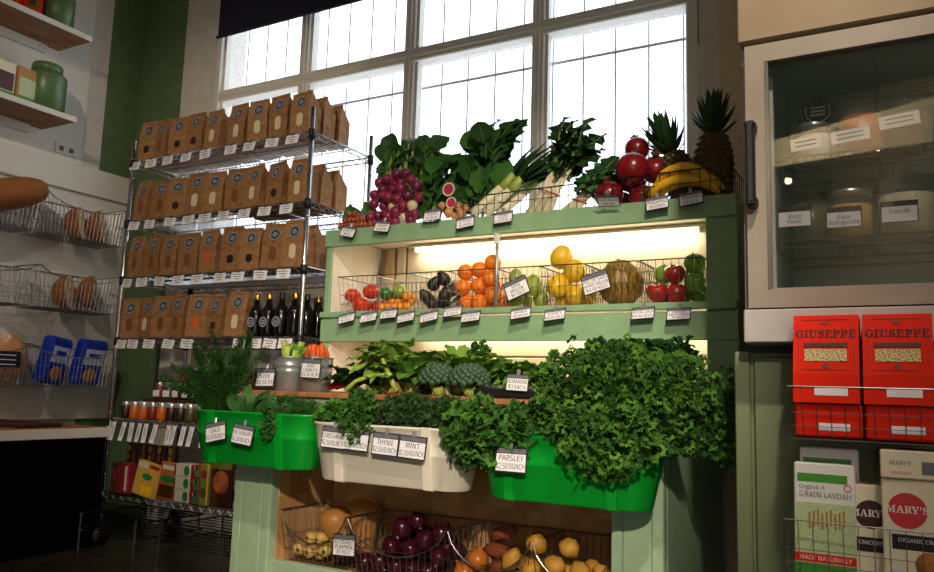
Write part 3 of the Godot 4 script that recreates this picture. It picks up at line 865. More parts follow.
# ---------------------------------------------------------------- bread wall
func bread_wall() -> void:
	# panel with a white cap board on the side wall
	var p := thing("bread_backboard", "white backing panel behind the bread baskets", "panel", Vector3(-4.84, 0.66, -1.5))
	var o := -p.position
	part("sheet", sp(Vector3(-4.849, 0.66, -3.585), Vector3(-4.83, 2.16, 0.5)), M.wall_white, p, o)
	part("cap_board", sp(Vector3(-4.849, 2.16, -3.575), Vector3(-4.80, 2.345, 0.5), 0.004), M.frame, p, o)
	var c := thing("long_counter", "long counter with wooden top and navy front below bread baskets", "counter", Vector3(-4.4, 0, -1.5))
	o = -c.position
	part("top", sp(Vector3(-4.848, 0.63, -2.985), Vector3(-4.0, 0.655, 0.5), 0.003), M.shelf_wood, c, o)
	part("white_edge", sp(Vector3(-4.0, 0.60, -2.985), Vector3(-3.98, 0.653, 0.5), 0.003), M.frame, c, o)
	part("front_panel", sp(Vector3(-4.03, 0.0, -2.97), Vector3(-4.0, 0.60, 0.5)), M.counter_navy, c, o)
	part("end_panel", sp(Vector3(-4.82, 0.0, -2.985), Vector3(-4.03, 0.63, -2.96)), M.counter_navy, c, o)
	solo("bread_board", "dark wooden bread board lying on the long counter", "board", bx(Vector3(0, 0.012, 0), Vector3(0.5, 0.022, 0.26), 0.006), M.pack_brown, Vector3(-4.35, 0.656, -2.62), "", Vector3(0, 8, 0))
	# two shelves
	var names := ["upper wooden wall shelf holding red boxes", "lower wooden wall shelf holding the green canister"]
	var k := 0
	for s in [[3.10, -2.985], [2.545, -2.93]]:
		var t := thing("wall_shelf", names[k], "shelf", Vector3(-4.68, s[0], -2.0), "wooden shelves on the side wall")
		o = -t.position
		part("board", sp(Vector3(-4.849, s[0] - 0.03, s[1]), Vector3(-4.51, s[0], 0.2), 0.003), M.shelf_wood, t, o)
		part("front_edge", sp(Vector3(-4.51, s[0] - 0.032, s[1]), Vector3(-4.50, s[0] + 0.002, 0.2), 0.002), M.frame, t, o)
		var b := MB.new()
		b.span(Vector3(-4.849, s[0] - 0.085, s[1] + 0.10), Vector3(-4.815, s[0] - 0.031, 0.2), 0.003)
		part("wall_batten", b.done(), M.frame, t, o)
		k += 1
	# outlet
	var u := thing("wall_outlet", "white double wall outlet above the cap board", "outlet", Vector3(-4.849, 2.43, -3.10))
	part("plate", bx(Vector3(0.005, 0, 0), Vector3(0.01, 0.075, 0.15), 0.003), M.frame, u)
	for z in [-0.035, 0.035]:
		part("socket", bx(Vector3(0.011, 0, z), Vector3(0.004, 0.03, 0.03), 0.001), M.print, u)
	# canister
	canister("round green lidded canister on the lower wall shelf", Vector3(-4.63, 2.545, -2.79), 0.118, 0.31)
	canister("green canister standing on the upper wall shelf", Vector3(-4.64, 3.10, -2.82), 0.10, 0.30)
	k = 0
	for z in [-2.49, -2.62]:
		var t := thing("red_tea_box", ["red box beside the canister on the upper wall shelf", "red box further along the upper wall shelf"][1 - k], "box", Vector3(-4.62, 3.10, z), "red boxes on the upper wall shelf")
		part("carton", bx(Vector3(0, 0.085, 0), Vector3(0.12, 0.17, 0.115), 0.003), M.red_box, t)
		part("picture", bx(Vector3(0.0605, 0.075, 0), Vector3(0.002, 0.07, 0.075)), M.gold, t)
		part("badge", bx(Vector3(0.062, 0.075, 0.01), Vector3(0.002, 0.035, 0.04)), M.pack_brown, t)
		k += 1
	for d in [["picture_carton", "cream carton with a brown picture on the lower wall shelf", -2.50, M.carton_cream, M.pack_brown], ["pasture_carton", "brown and green carton with a pasture picture beside the canister", -2.64, M.cardboard, M.pale_green]]:
		var t := thing(d[0], d[1], "carton", Vector3(-4.60, 2.545, d[2]), "", Vector3(0, 4, 0))
		part("carton", bx(Vector3(0, 0.11, 0), Vector3(0.07, 0.22, 0.13), 0.003), d[3], t)
		part("picture", bx(Vector3(0.0355, 0.10, 0), Vector3(0.002, 0.11, 0.11)), d[4], t)
		part("band", bx(Vector3(0.0358, 0.025, 0), Vector3(0.002, 0.03, 0.125)), M.leaf_green, t)
	# baskets: three rows
	var rows := [[1.80, "upper"], [1.345, "middle"], [0.87, "lowest"]]
	for r in rows:
		for z in [-2.52, -3.10]:
			wire_basket("bread_basket", "chrome wire bread basket in the %s row %s" % [r[1], "next to the rack" if z < -2.8 else "away from the rack"], Vector3(-4.675, r[0], z), 0.56, 0.25, 0.29, "bread baskets on the white panel", 90.0, 0.02, 0.07, 0.0017, M.wire)
	# breads
	var b := MB.new(true)
	b.xf = Transform3D(Basis(Vector3.RIGHT, PI / 2), Vector3.ZERO)
	b.lathe([Vector2(0, -0.30), Vector2(0.045, -0.295), Vector2(0.075, -0.27), Vector2(0.094, -0.20), Vector2(0.10, -0.1), Vector2(0.098, 0.0), Vector2(0.103, 0.1), Vector2(0.094, 0.2), Vector2(0.075, 0.27), Vector2(0.045, 0.295), Vector2(0, 0.30)], 18, 3, 0.05, 1.05, 0.95)
	solo("bread_loaf", "long dark crusted bread loaf in the upper basket", "bread", b.done(), M.crust, Vector3(-4.57, 1.965, -2.55), "", Vector3(20, 8, 0))
	half_loaf("round half loaf showing its crumb in the upper basket", Vector3(-4.63, 1.915, -3.125), 0.12, 42)
	half_loaf("half loaf against the basket end in the upper row", Vector3(-4.63, 1.925, -3.275), 0.115, 44)
	half_loaf("half loaf lying in the middle bread basket", Vector3(-4.63, 1.462, -3.09), 0.12, 38)
	half_loaf("crusty half loaf leaning at the middle basket end", Vector3(-4.63, 1.485, -3.265), 0.12, 46)
	# bag of buns
	var t := thing("bagged_buns", "clear bag of flat golden buns with a navy label", "bread bag", Vector3(-4.64, 0.876, -2.64))
	t.scale = Vector3(1.05, 1.22, 1.15)
	for k2 in 3:
		b = MB.new(true)
		b.blob(Vector3(0.045, 0.12, 0.10), 8, 14, 0.05, k2 + 7, 2.0)
		part("bun", b.done(), M.bun, t, Vector3(0.03 * (1 - k2) - 0.01, 0.13, 0.07 * (k2 - 1)), Vector3(0, 15 * (k2 - 1), 10))
	b = MB.new(true)
	b.blob(Vector3(0.115, 0.15, 0.2), 10, 16, 0.10, 12, 3.0)
	part("film", b.done(), M.bag_film, t, Vector3(0, 0.15, 0))
	part("navy_label", bx(Vector3(0.118, 0.12, -0.01), Vector3(0.004, 0.075, 0.16), 0.001), M.navy, t)
	b = MB.new()
	for k2 in 3: b.box(Vector3(0.1212, 0.095 + k2 * 0.022, -0.01), Vector3(0.001, 0.004, 0.11))
	part("print", b.done(), M.paper, t)
	# blue cookie packs
	k = 0
	for d in [[-2.98, -6.0, 14.0], [-3.22, -2.0, 10.0]]:
		t = thing("cookie_pack", ["blue cookie pack leaning beside the bagged buns", "blue cookie pack leaning next to the rack post"][k], "cookie pack", Vector3(-4.62, 0.882, d[0]), "blue cookie packs in the lowest basket", Vector3(d[1], 20.0 - 12.0 * k, d[2] - 22.0))
		part("pack", bx(Vector3(0, 0.15, 0), Vector3(0.085, 0.29, 0.205), 0.02), M.pack_blue, t)
		part("panel", bx(Vector3(0.0428, 0.19, 0), Vector3(0.002, 0.10, 0.15)), M.pack_sky, t)
		part("name_band", bx(Vector3(0.0436, 0.20, 0), Vector3(0.002, 0.028, 0.09)), M.pack_blue, t)
		b = MB.new(true)
		b.xf = Transform3D(Basis.IDENTITY, Vector3(0.042, 0.075, 0))
		b.blob(Vector3(0.004, 0.045, 0.055), 6, 12)
		part("cookie_picture", b.done(), M.bun, t)
		k += 1

func canister(label: String, at: Vector3, r: float, h: float) -> void:
	var t := thing("green_canister", label, "canister", at, "green canisters on the wall shelves")
	var b := MB.new(true)
	b.lathe([Vector2(0, 0), Vector2(r, 0), Vector2(r, h * 0.72), Vector2(r * 0.97, h * 0.76), Vector2(r * 0.72, h * 0.84), Vector2(0, h * 0.84)], 20)
	part("body", b.done(), M.tin_green, t)
	b = MB.new(true)
	b.lathe([Vector2(0, h * 0.84), Vector2(r * 0.74, h * 0.84), Vector2(r * 0.76, h * 0.95), Vector2(r * 0.70, h), Vector2(0, h)], 20)
	part("lid", b.done(), M.tin_green, t)
	b = MB.new(true)
	var pts := []
	for k in 9: pts.append(Vector3(0, h * 0.9 + sin(PI * k / 8.0) * h * 0.16, cos(PI * k / 8.0) * r * 0.76))
	b.tube(pts, 0.004, 6)
	part("handle", b.done(), M.tin_green, t)

func half_loaf(label: String, at: Vector3, r: float, turn: float) -> void:
	var t := thing("half_loaf", label, "bread", at, "half loaves in the bread baskets", Vector3(0, turn, 8))
	# crust: half of a bumpy ball; crumb: its cut face
	var b := MB.new(true)
	var n := FastNoiseLite.new(); n.seed = int(turn); n.frequency = 0.6
	var rows := []
	for i in 7:
		var a := PI * 0.5 * i / 6.0
		var row := []
		for k in 16:
			var th := TAU * k / 16
			var d := Vector3(cos(a), sin(a) * cos(th) * 0.95, sin(a) * sin(th))
			row.append(d * r * (1.0 + 0.10 * n.get_noise_3dv(d * 3.0)) * Vector3(-0.95, 0.98, 0.92))
		rows.append(row)
	for i in 6:
		for k in 16:
			b.quad(rows[i][k], rows[i][(k + 1) % 16], rows[i + 1][(k + 1) % 16], rows[i + 1][k])
	part("crust", b.done(), M.crust, t)
	b = MB.new()
	for k in 16: b.tri(Vector3(0.004, 0, 0), rows[6][k] * 0.99, rows[6][(k + 1) % 16] * 0.99)
	part("crumb", b.done(), M.crumb, t)

# ---------------------------------------------------------------- goods on the rack
func bag_mesh() -> ArrayMesh:
	if cache.has("bag"): return cache.bag
	var w := 0.067; var d := 0.042; var h := 0.238
	var b := MB.new()
	# height, half width, front z, back z
	var lv := [[0.0, w, d, -d], [h * 0.62, w * 1.02, d * 1.03, -d * 1.02], [h * 0.92, w * 0.99, d * 0.72, d * 0.45], [h, w * 0.98, d * 0.68, d * 0.52]]
	var c := Vector3(0, h * 0.45, 0.010)
	for i in 3:
		var y0: float = lv[i][0]; var y1: float = lv[i + 1][0]
		for q in [2, 3]:
			b.poly([Vector3(-lv[i][1], y0, lv[i][q]), Vector3(lv[i][1], y0, lv[i][q]), Vector3(lv[i + 1][1], y1, lv[i + 1][q]), Vector3(-lv[i + 1][1], y1, lv[i + 1][q])], c)
		for s in [-1.0, 1.0]:
			# gusseted side
			var g0: float = lv[i][1] * (0.90 if i == 1 else 1.0)
			var g1: float = lv[i + 1][1] * (0.90 if i == 0 else 1.0)
			for q in [2, 3]:
				b.poly([Vector3(s * lv[i][1], y0, lv[i][q]), Vector3(s * g0, y0, (lv[i][2] + lv[i][3]) / 2), Vector3(s * g1, y1, (lv[i + 1][2] + lv[i + 1][3]) / 2), Vector3(s * lv[i + 1][1], y1, lv[i + 1][q])], c)
	b.poly([Vector3(-w, 0, -d), Vector3(w, 0, -d), Vector3(w, 0, d), Vector3(-w, 0, d)], c)
	b.poly([Vector3(-w * 0.98, h, d * 0.52), Vector3(w * 0.98, h, d * 0.52), Vector3(w * 0.98, h, d * 0.68), Vector3(-w * 0.98, h, d * 0.68)], c)
	# rolled fold at the top
	b.box(Vector3(0, h * 0.965, d * 0.72), Vector3(w * 1.97, 0.014, 0.006), 0.002)
	cache.bag = b.done()
	return cache.bag

func bag_window(half: bool) -> ArrayMesh:
	var key := "bagwin" + str(half)
	if not cache.has(key):
		var o := PackedVector2Array()
		for k in 9: o.append(Vector2(cos(PI * k / 8.0) * 0.021, 0.096 + sin(PI * k / 8.0) * 0.019) if not half else Vector2(cos(PI * k / 8.0) * 0.020, 0.076 + sin(PI * k / 8.0) * 0.010))
		for k in 9: o.append(Vector2(-cos(PI * k / 8.0) * 0.021, 0.056 - sin(PI * k / 8.0) * 0.016))
		var b := MB.new()
		b.extrude(o, 0.0422, 0.0440)
		cache[key] = b.done()
	return cache[key]

func paper_bag(label: String, at: Vector3, turn: float, window: String, group: String, k: int) -> void:
	var t := thing("paper_bag", label, "paper bag", at, group, Vector3(rng.randf_range(-3, 0.5), turn, rng.randf_range(-3.0, 3.0)))
	t.scale = Vector3(rng.randf_range(0.95, 1.04), rng.randf_range(0.94, 1.03), 1.0)
	part("body", bag_mesh(), M.kraft if k % 2 == 0 else M.kraft_dark, t)
	if window == "": return
	if not cache.has("seal"):
		var b := MB.new(); b.disc(Vector3.ZERO, 0.030, 20); cache.seal = b.done()
		b = MB.new(); b.ring(Vector3(0, 0, 0.0006), 0.024, 0.0275, 20)
		for q in 4: b.box(Vector3(0, -0.010 + q * 0.0065, 0.0006), Vector3([0.016, 0.030, 0.026, 0.014][q], 0.003, 0.0004))
		cache.seal_ring = b.done()
	var a := -rad_to_deg(atan2(0.042 * 0.31, 0.0666))
	var seal := part("round_label", cache.seal, M.logo, t, Vector3(0.004, 0.178, 0.0400), Vector3(a, 0, 4))
	seal.scale = Vector3(1.14, 1.14, 1)
	part("label_print", cache.seal_ring, M.logo_ring, seal, Vector3(0, 0, 0.0006))
	part("window", bag_window(window == "dark"), {"cream": M.win_cream, "dark": M.win_dark, "brown": M.win_brown, "orange": M.win_orange}[window], t)

func rack_tag(label: String, at: Vector3, group: String, w := 0.088, h := 0.05) -> void:
	var t := thing("shelf_tag", label, "price tag", at, group, Vector3(rng.randf_range(-14, -4), rng.randf_range(-4, 4), rng.randf_range(-5, 3)))
	var key := "stag%s%s" % [w, h]
	if not cache.has(key):
		cache[key] = bx(Vector3.ZERO, Vector3(w, h, 0.0016))
		var b := MB.new()
		if w > h:
			for q in 3: b.box(Vector3(-0.006 + 0.004 * q, 0.013 - q * 0.013, 0.0012), Vector3([0.06, 0.05, 0.03][q], 0.0035, 0.0008))
		else:
			for q in 2: b.box(Vector3(-0.005 + 0.01 * q, 0.0, 0.0012), Vector3(0.003, h * (0.7 - 0.2 * q), 0.0008))
		b.box(Vector3(0, h * 0.5 + 0.004, 0.0), Vector3(0.014, 0.014, 0.006))
		cache[key + "p"] = b.done()
	part("card", cache[key], M.paper, t)
	part("print", cache[key + "p"], M.print, t)

func bottle(label: String, at: Vector3, group: String, front: bool, k: int) -> void:
	var t := thing("dark_bottle", label, "bottle", at, group)
	if not cache.has("bottle"):
		var b := MB.new(true)
		b.lathe([Vector2(0, 0), Vector2(0.036, 0), Vector2(0.038, 0.01), Vector2(0.038, 0.12), Vector2(0.033, 0.145), Vector2(0.016, 0.17), Vector2(0.014, 0.205), Vector2(0, 0.205)], 14)
		cache.bottle = b.done()
		b = MB.new(true)
		b.lathe([Vector2(0.0155, 0.196), Vector2(0.0155, 0.224), Vector2(0.012, 0.228), Vector2(0, 0.228)], 12)
		cache.cap = b.done()
		b = MB.new(true)
		for i in 8:
			for j in 8:
				var f := func(u: int, v: int) -> Vector3:
					var x := -0.027 + 0.054 * u / 8.0
					var y: float = sqrt(maxf(0.0, 0.027 * 0.027 - x * x)) * (2.0 * v / 8.0 - 1.0)
					return Vector3(x, 0.075 + y, sqrt(0.0390 * 0.0390 - x * x))
				b.quad(f.call(i, j), f.call(i, j + 1), f.call(i + 1, j + 1), f.call(i + 1, j))
		cache.bottle_label = b.done()
	part("glass", cache.bottle, M.bottle, t)
	part("cap", cache.cap, M.gold if k % 3 != 1 else M.black, t)
	if front:
		var l := part("round_label", cache.bottle_label, M.logo, t)
		var b := MB.new(); b.ring(Vector3(0, 0.075, 0.0405), 0.021, 0.025, 20)
		for q in 3: b.box(Vector3(0, 0.066 + q * 0.008, 0.0405), Vector3(0.026, 0.003, 0.0004))
		part("label_print", b.done(), M.logo_ring, l)

func jar(label: String, at: Vector3, group: String, m: Material, lab: bool, k := 1.0) -> void:
	var t := thing("spice_jar", label, "jar", at, group, Vector3(0, rng.randf_range(-12, 12), 0))
	t.scale = Vector3.ONE * k
	if not cache.has("jar"):
		var b := MB.new(true)
		b.lathe([Vector2(0, 0), Vector2(0.026, 0), Vector2(0.028, 0.006), Vector2(0.028, 0.062), Vector2(0.022, 0.072), Vector2(0, 0.072)], 12)
		cache.jar = b.done()
		b = MB.new(true)
		b.lathe([Vector2(0.0245, 0.068), Vector2(0.025, 0.088), Vector2(0.0235, 0.090), Vector2(0, 0.090)], 12)
		cache.jar_lid = b.done()
		cache.jar_label = bx(Vector3(0, 0.030, 0.0275), Vector3(0.044, 0.034, 0.004), 0.001)
	part("body", cache.jar, m, t)
	part("lid", cache.jar_lid, M.lid, t)
	if lab: part("paper_label", cache.jar_label, M.paper, t)

func pack(called: String, label: String, at: Vector3, s: Vector3, m: Material, prints: Array, group := "", turn := Vector3.ZERO) -> void:
	var t := thing(called, label, "package", at, group, turn)
	part("carton", bx(Vector3(0, s.y / 2, 0), s, 0.003), m, t)
	for p in prints:   # centre x, centre y (0..1), width, height, material, round
		var b := MB.new()
		if p.size() > 5: b.disc(Vector3(p[0] * s.x / 2, p[1] * s.y, s.z / 2 + 0.001), p[2] * s.x / 2, 18, p[3] * s.y / 2)
		else: b.box(Vector3(p[0] * s.x / 2, p[1] * s.y, s.z / 2), Vector3(p[2] * s.x, p[3] * s.y, 0.0016))
		part("print", b.done(), p[4], t)

func rack_goods() -> void:
	var ord := ["top", "second", "third", "fourth", "fifth", "lowest"]
	var rows := [
		[[-3.925, "dark"], [-3.80, "brown"], [-3.655, "dark"], [-3.515, "dark"], [-3.375, "cream"], [-3.19, "cream"], [-3.03, "cream"], [-2.88, "cream"], [-2.725, "cream"]],
		[[-3.92, "brown"], [-3.77, "brown"], [-3.63, "dark"], [-3.485, "cream"], [-3.335, "cream"], [-3.17, "brown"], [-3.03, "cream"], [-2.875, "dark"], [-2.72, "cream"]],
		[[-3.93, "brown"], [-3.785, "brown"], [-3.65, "brown"], [-3.50, "brown"], [-3.335, "orange"], [-3.17, "dark"], [-3.03, "dark"], [-2.875, "brown"], [-2.725, "cream"]],
		[[-3.945, "brown"], [-3.81, "cream"], [-3.68, "brown"], [-3.545, "brown"], [-3.40, "orange"], [-3.255, "dark"], [-3.11, "cream"]]]
	var desc := {"cream": "with a cream window", "dark": "with a half dark window", "brown": "with a brown window", "orange": "with an orange window"}
	for r in 4:
		var y: float = RACK_Y[r] + 0.001
		var k := 0
		for s in rows[r]:
			paper_bag("brown paper bag %s on the %s rack shelf" % [desc[s[1]], ord[r]], Vector3(s[0], y, -3.048 + rng.randf_range(-0.006, 0.004)), rng.randf_range(-9, 9), s[1], "paper bags on the %s rack shelf" % ord[r], k)
			k += 1
		if r < 3:
			for zz in [-3.165, -3.28]:
				var first: int = [0, 5, 5][r]
				for i in range(first, 9):
					if r == 2 and zz < -3.2: continue
					paper_bag("brown paper bag behind the front row on the %s rack shelf" % ord[r], Vector3(rows[r][i][0] + rng.randf_range(-0.01, 0.01), y, zz), rng.randf_range(-6, 6), "cream" if i == 8 else "", "rear paper bags on the %s rack shelf" % ord[r], i)
	# dark bottles
	var bi := 0
	for x in [-2.985, -2.90, -2.812, -2.722]:
		for z in ([-3.05, -3.14] if x < -2.85 else [-3.05, -3.14, -3.23, -3.32, -3.41]):
			var fr: bool = z > -3.06 and x < -2.8
			bottle("dark glass bottle with a round label on the fourth rack shelf" if fr else "unlabelled dark bottle standing deep on the fourth rack shelf", Vector3(x, RACK_Y[3] + 0.001, z), "labelled bottles on the rack" if fr else "rear bottles on the rack", fr, bi)
			bi += 1
	# shelf tags
	var tx := [[-3.976, -3.837, -3.688, -3.542, -3.389, -3.189, -3.05, -2.896, -2.752], [-3.944, -3.802, -3.63, -3.481, -3.35, -3.21, -3.055, -2.91, -2.766], [-3.95, -3.824, -3.682, -3.522, -3.377, -3.202, -3.071, -2.915, -2.751], [-3.96, -3.855, -3.726, -3.565, -3.417, -3.03, -2.925, -2.82, -2.715]]
	for r in 4:
		for x in tx[r]:
			rack_tag("small white price tag clipped to the %s rack shelf edge" % ord[r], Vector3(x + rng.randf_range(-0.006, 0.006), RACK_Y[r] - 0.038, -2.983), "price tags on the %s rack shelf" % ord[r])
	for x in [-4.0, -3.955, -3.87, -3.80, -3.745, -3.685, -3.615, -3.50, -3.465, -3.39, -3.33, -3.24]:
		rack_tag("narrow upright white tag hanging below the spice jars", Vector3(x, RACK_Y[4] - 0.07, -2.978 + rng.randf_range(-0.004, 0.004)), "upright tags below the spice jars", 0.032, 0.105)
	# spice jars on a stepped riser
	var t := thing("stepped_riser", "dark stepped riser under the rear spice jars", "riser", Vector3(-3.4, RACK_Y[4], -3.27))
	part("step", bx(Vector3(0, 0.055, 0.035), Vector3(1.2, 0.11, 0.09), 0.003), M.pack_brown, t)
	part("step", bx(Vector3(0, 0.11, -0.07), Vector3(1.2, 0.22, 0.11), 0.003), M.pack_brown, t)
	var sm := [M.spice_dark, M.spice_dark, M.spice_red, M.spice_orange, M.spice_dark, M.spice_orange, M.spice_orange, M.spice_green]
	var sn := ["dark", "dark", "dark red", "orange", "dark", "orange", "orange", "olive green"]
	for k in 11:
		var q := (k * 3 + k / 3) % 8
		jar("small jar of %s spice along the front edge of the fifth rack shelf" % sn[q], Vector3(-3.93 + k * 0.075, RACK_Y[4] + 0.001, -3.035), "front spice jars", sm[q], false, 1.05)
		q = (k * 5 + 2) % 8
		jar("small jar of %s spice behind the front jars on the fifth shelf" % sn[q], Vector3(-3.90 + k * 0.075, RACK_Y[4] + 0.001, -3.115), "second row spice jars", sm[q], false, 1.05)
	for k in 9:
		var q := (k * 5 + 2) % 8
		jar("white labelled jar of %s spice on the lower riser step" % sn[q], Vector3(-3.90 + k * 0.082, RACK_Y[4] + 0.111, -3.235), "jars on the lower riser step", sm[q], true, 1.1)
		if k > 0 and k < 8:
			q = (k * 3 + 3) % 8
			jar("jar of %s spice on the upper riser step" % sn[q], Vector3(-3.92 + k * 0.10, RACK_Y[4] + 0.221, -3.34), "jars on the upper riser step", sm[q], false, 0.95)
	# small bottle with a white cone cap
	t = thing("cone_cap_bottle", "small dark bottle with a white cone cap beside spice jars", "bottle", Vector3(-3.265, RACK_Y[4] - 0.0, -2.985 - 0.06))
	var b := MB.new(true)
	b.lathe([Vector2(0, 0.001), Vector2(0.026, 0.001), Vector2(0.026, 0.055), Vector2(0.014, 0.065), Vector2(0, 0.065)], 12)
	part("body", b.done(), M.bottle, t)
	b = MB.new(true)
	b.lathe([Vector2(0.026, 0.062), Vector2(0.030, 0.072), Vector2(0.022, 0.105), Vector2(0.012, 0.125), Vector2(0, 0.128)], 12)
	part("cone_cap", b.done(), M.frame, t)
	# packets on the lowest shelf
	var y := RACK_Y[5] + 0.001 as float
	for k in 5:
		pack("chocolate_bar", "dark chocolate bar with a lime top on the lowest rack shelf", Vector3(-3.955 + k * 0.085, y, -3.12), Vector3(0.055, 0.27, 0.03), M.pack_brown, [[-0.2, 0.9, 0.5, 0.12, M.pack_lime], [-0.2, 0.72, 0.4, 0.1, M.pack_lime]], "chocolate bars on the lowest rack shelf")
	pack("red_packet", "red packet standing at the lowest rack shelf end", Vector3(-3.94, y, -3.03), Vector3(0.07, 0.17, 0.05), M.pack_brown, [[0.0, 0.6, 0.5, 0.3, M.pack_red]])
	pack("red_packet", "red striped packet between dark and yellow packets", Vector3(-3.86, y, -3.03), Vector3(0.07, 0.17, 0.05), M.pack_red, [[0.4, 0.5, 0.25, 0.8, M.pack_white]])
	pack("yellow_pouch", "yellow pouch with a green oval leaning on the rack", Vector3(-3.70, y, -3.02), Vector3(0.19, 0.185, 0.03), M.pack_yellow, [[0.05, 0.58, 0.42, 0.2, M.pack_emerald, true], [-0.5, 0.88, 0.4, 0.16, M.pack_white], [0.5, 0.9, 0.4, 0.1, M.pack_red], [0.2, 0.2, 0.5, 0.25, M.banana]], "", Vector3(-4, 0, -9))
	pack("orange_pouch", "orange pouch with a green oval and dark picture", Vector3(-3.525, y, -3.02), Vector3(0.14, 0.195, 0.03), M.pack_orange, [[0.0, 0.55, 0.8, 0.2, M.pack_emerald, true], [0.0, 0.22, 0.8, 0.34, M.pack_brown], [0.0, 0.86, 0.7, 0.12, M.pack_white]], "", Vector3(-4, 0, -4))
	for k in 3:
		pack("white_carton", ["lowest", "middle", "topmost"][k] + " white carton with a green oval in its stack", Vector3(-3.385, y + 0.0665 * k, -3.03), Vector3(0.12, 0.065, 0.08), M.pack_white, [[-0.85, 0.5, 0.1, 0.9, M.pack_red], [0.6, 0.5, 0.34, 0.8, M.pack_emerald, true]], "stack of white cartons")
		pack("red_green_carton", ["lowest", "middle", "topmost"][k] + " red and green carton in its stack", Vector3(-3.285, y + 0.0665 * k, -3.03), Vector3(0.07, 0.065, 0.08), M.pack_red, [[0.35, 0.5, 0.4, 0.8, M.pack_emerald], [0.1, 0.75, 0.3, 0.3, M.pack_white]], "stack of red and green cartons")
	pack("olive_carton", "olive and yellow carton beside the stacked cartons", Vector3(-3.215, y, -3.03), Vector3(0.06, 0.21, 0.08), M.pack_lime, [[0.8, 0.5, 0.18, 0.98, M.pack_yellow], [-0.1, 0.75, 0.7, 0.2, M.pack_red, true], [-0.1, 0.3, 0.7, 0.25, M.spice_green, true]])
	pack("orange_ball_bag", "dark bag with a big orange circle beside the display post", Vector3(-3.10, y, -3.03), Vector3(0.15, 0.23, 0.07), M.pack_brown, [[0.0, 0.55, 0.75, 0.5, M.pack_orange, true], [0.0, 0.9, 0.9, 0.14, M.pack_lime], [0, 0.56, 0.4, 0.06, M.pack_white]])
	pack("small_white_box", "small pink and white box against the display post", Vector3(-2.985, y, -3.03), Vector3(0.06, 0.19, 0.06), M.pack_white, [[0, 0.85, 0.8, 0.2, M.pack_red], [0, 0.35, 0.9, 0.3, M.pack_brown]])
	# low wire stands under the rack
	for d in [[-3.70, "low wire stand under the rack beside its caster"], [-3.08, "low wire stand under the rack beside the green post"]]:
		t = thing("wire_stand", d[1], "stand", Vector3(d[0], 0, -3.02), "low wire stands on the floor")
		for lv in [0.20, 0.12]:
			b = MB.new()
			for k in 8: b.wire(Vector3(-0.25, lv, -0.2 + k * 0.06), Vector3(0.25, lv, -0.2 + k * 0.06), 0.003)
			for s in [-0.25, 0.25]: b.wire(Vector3(s, lv, -0.2), Vector3(s, lv, 0.22), 0.004)
			part("wire_tray", b.done(), M.dark_wire, t)
		for s in [[-0.22, 0.22], [0.22, 0.22], [-0.22, -0.2], [0.22, -0.2]]:
			b = MB.new()
			b.wire(Vector3(s[0], 0, s[1]), Vector3(s[0], 0.21, s[1]), 0.006, 8)
			part("leg", b.done(), M.chrome, t)

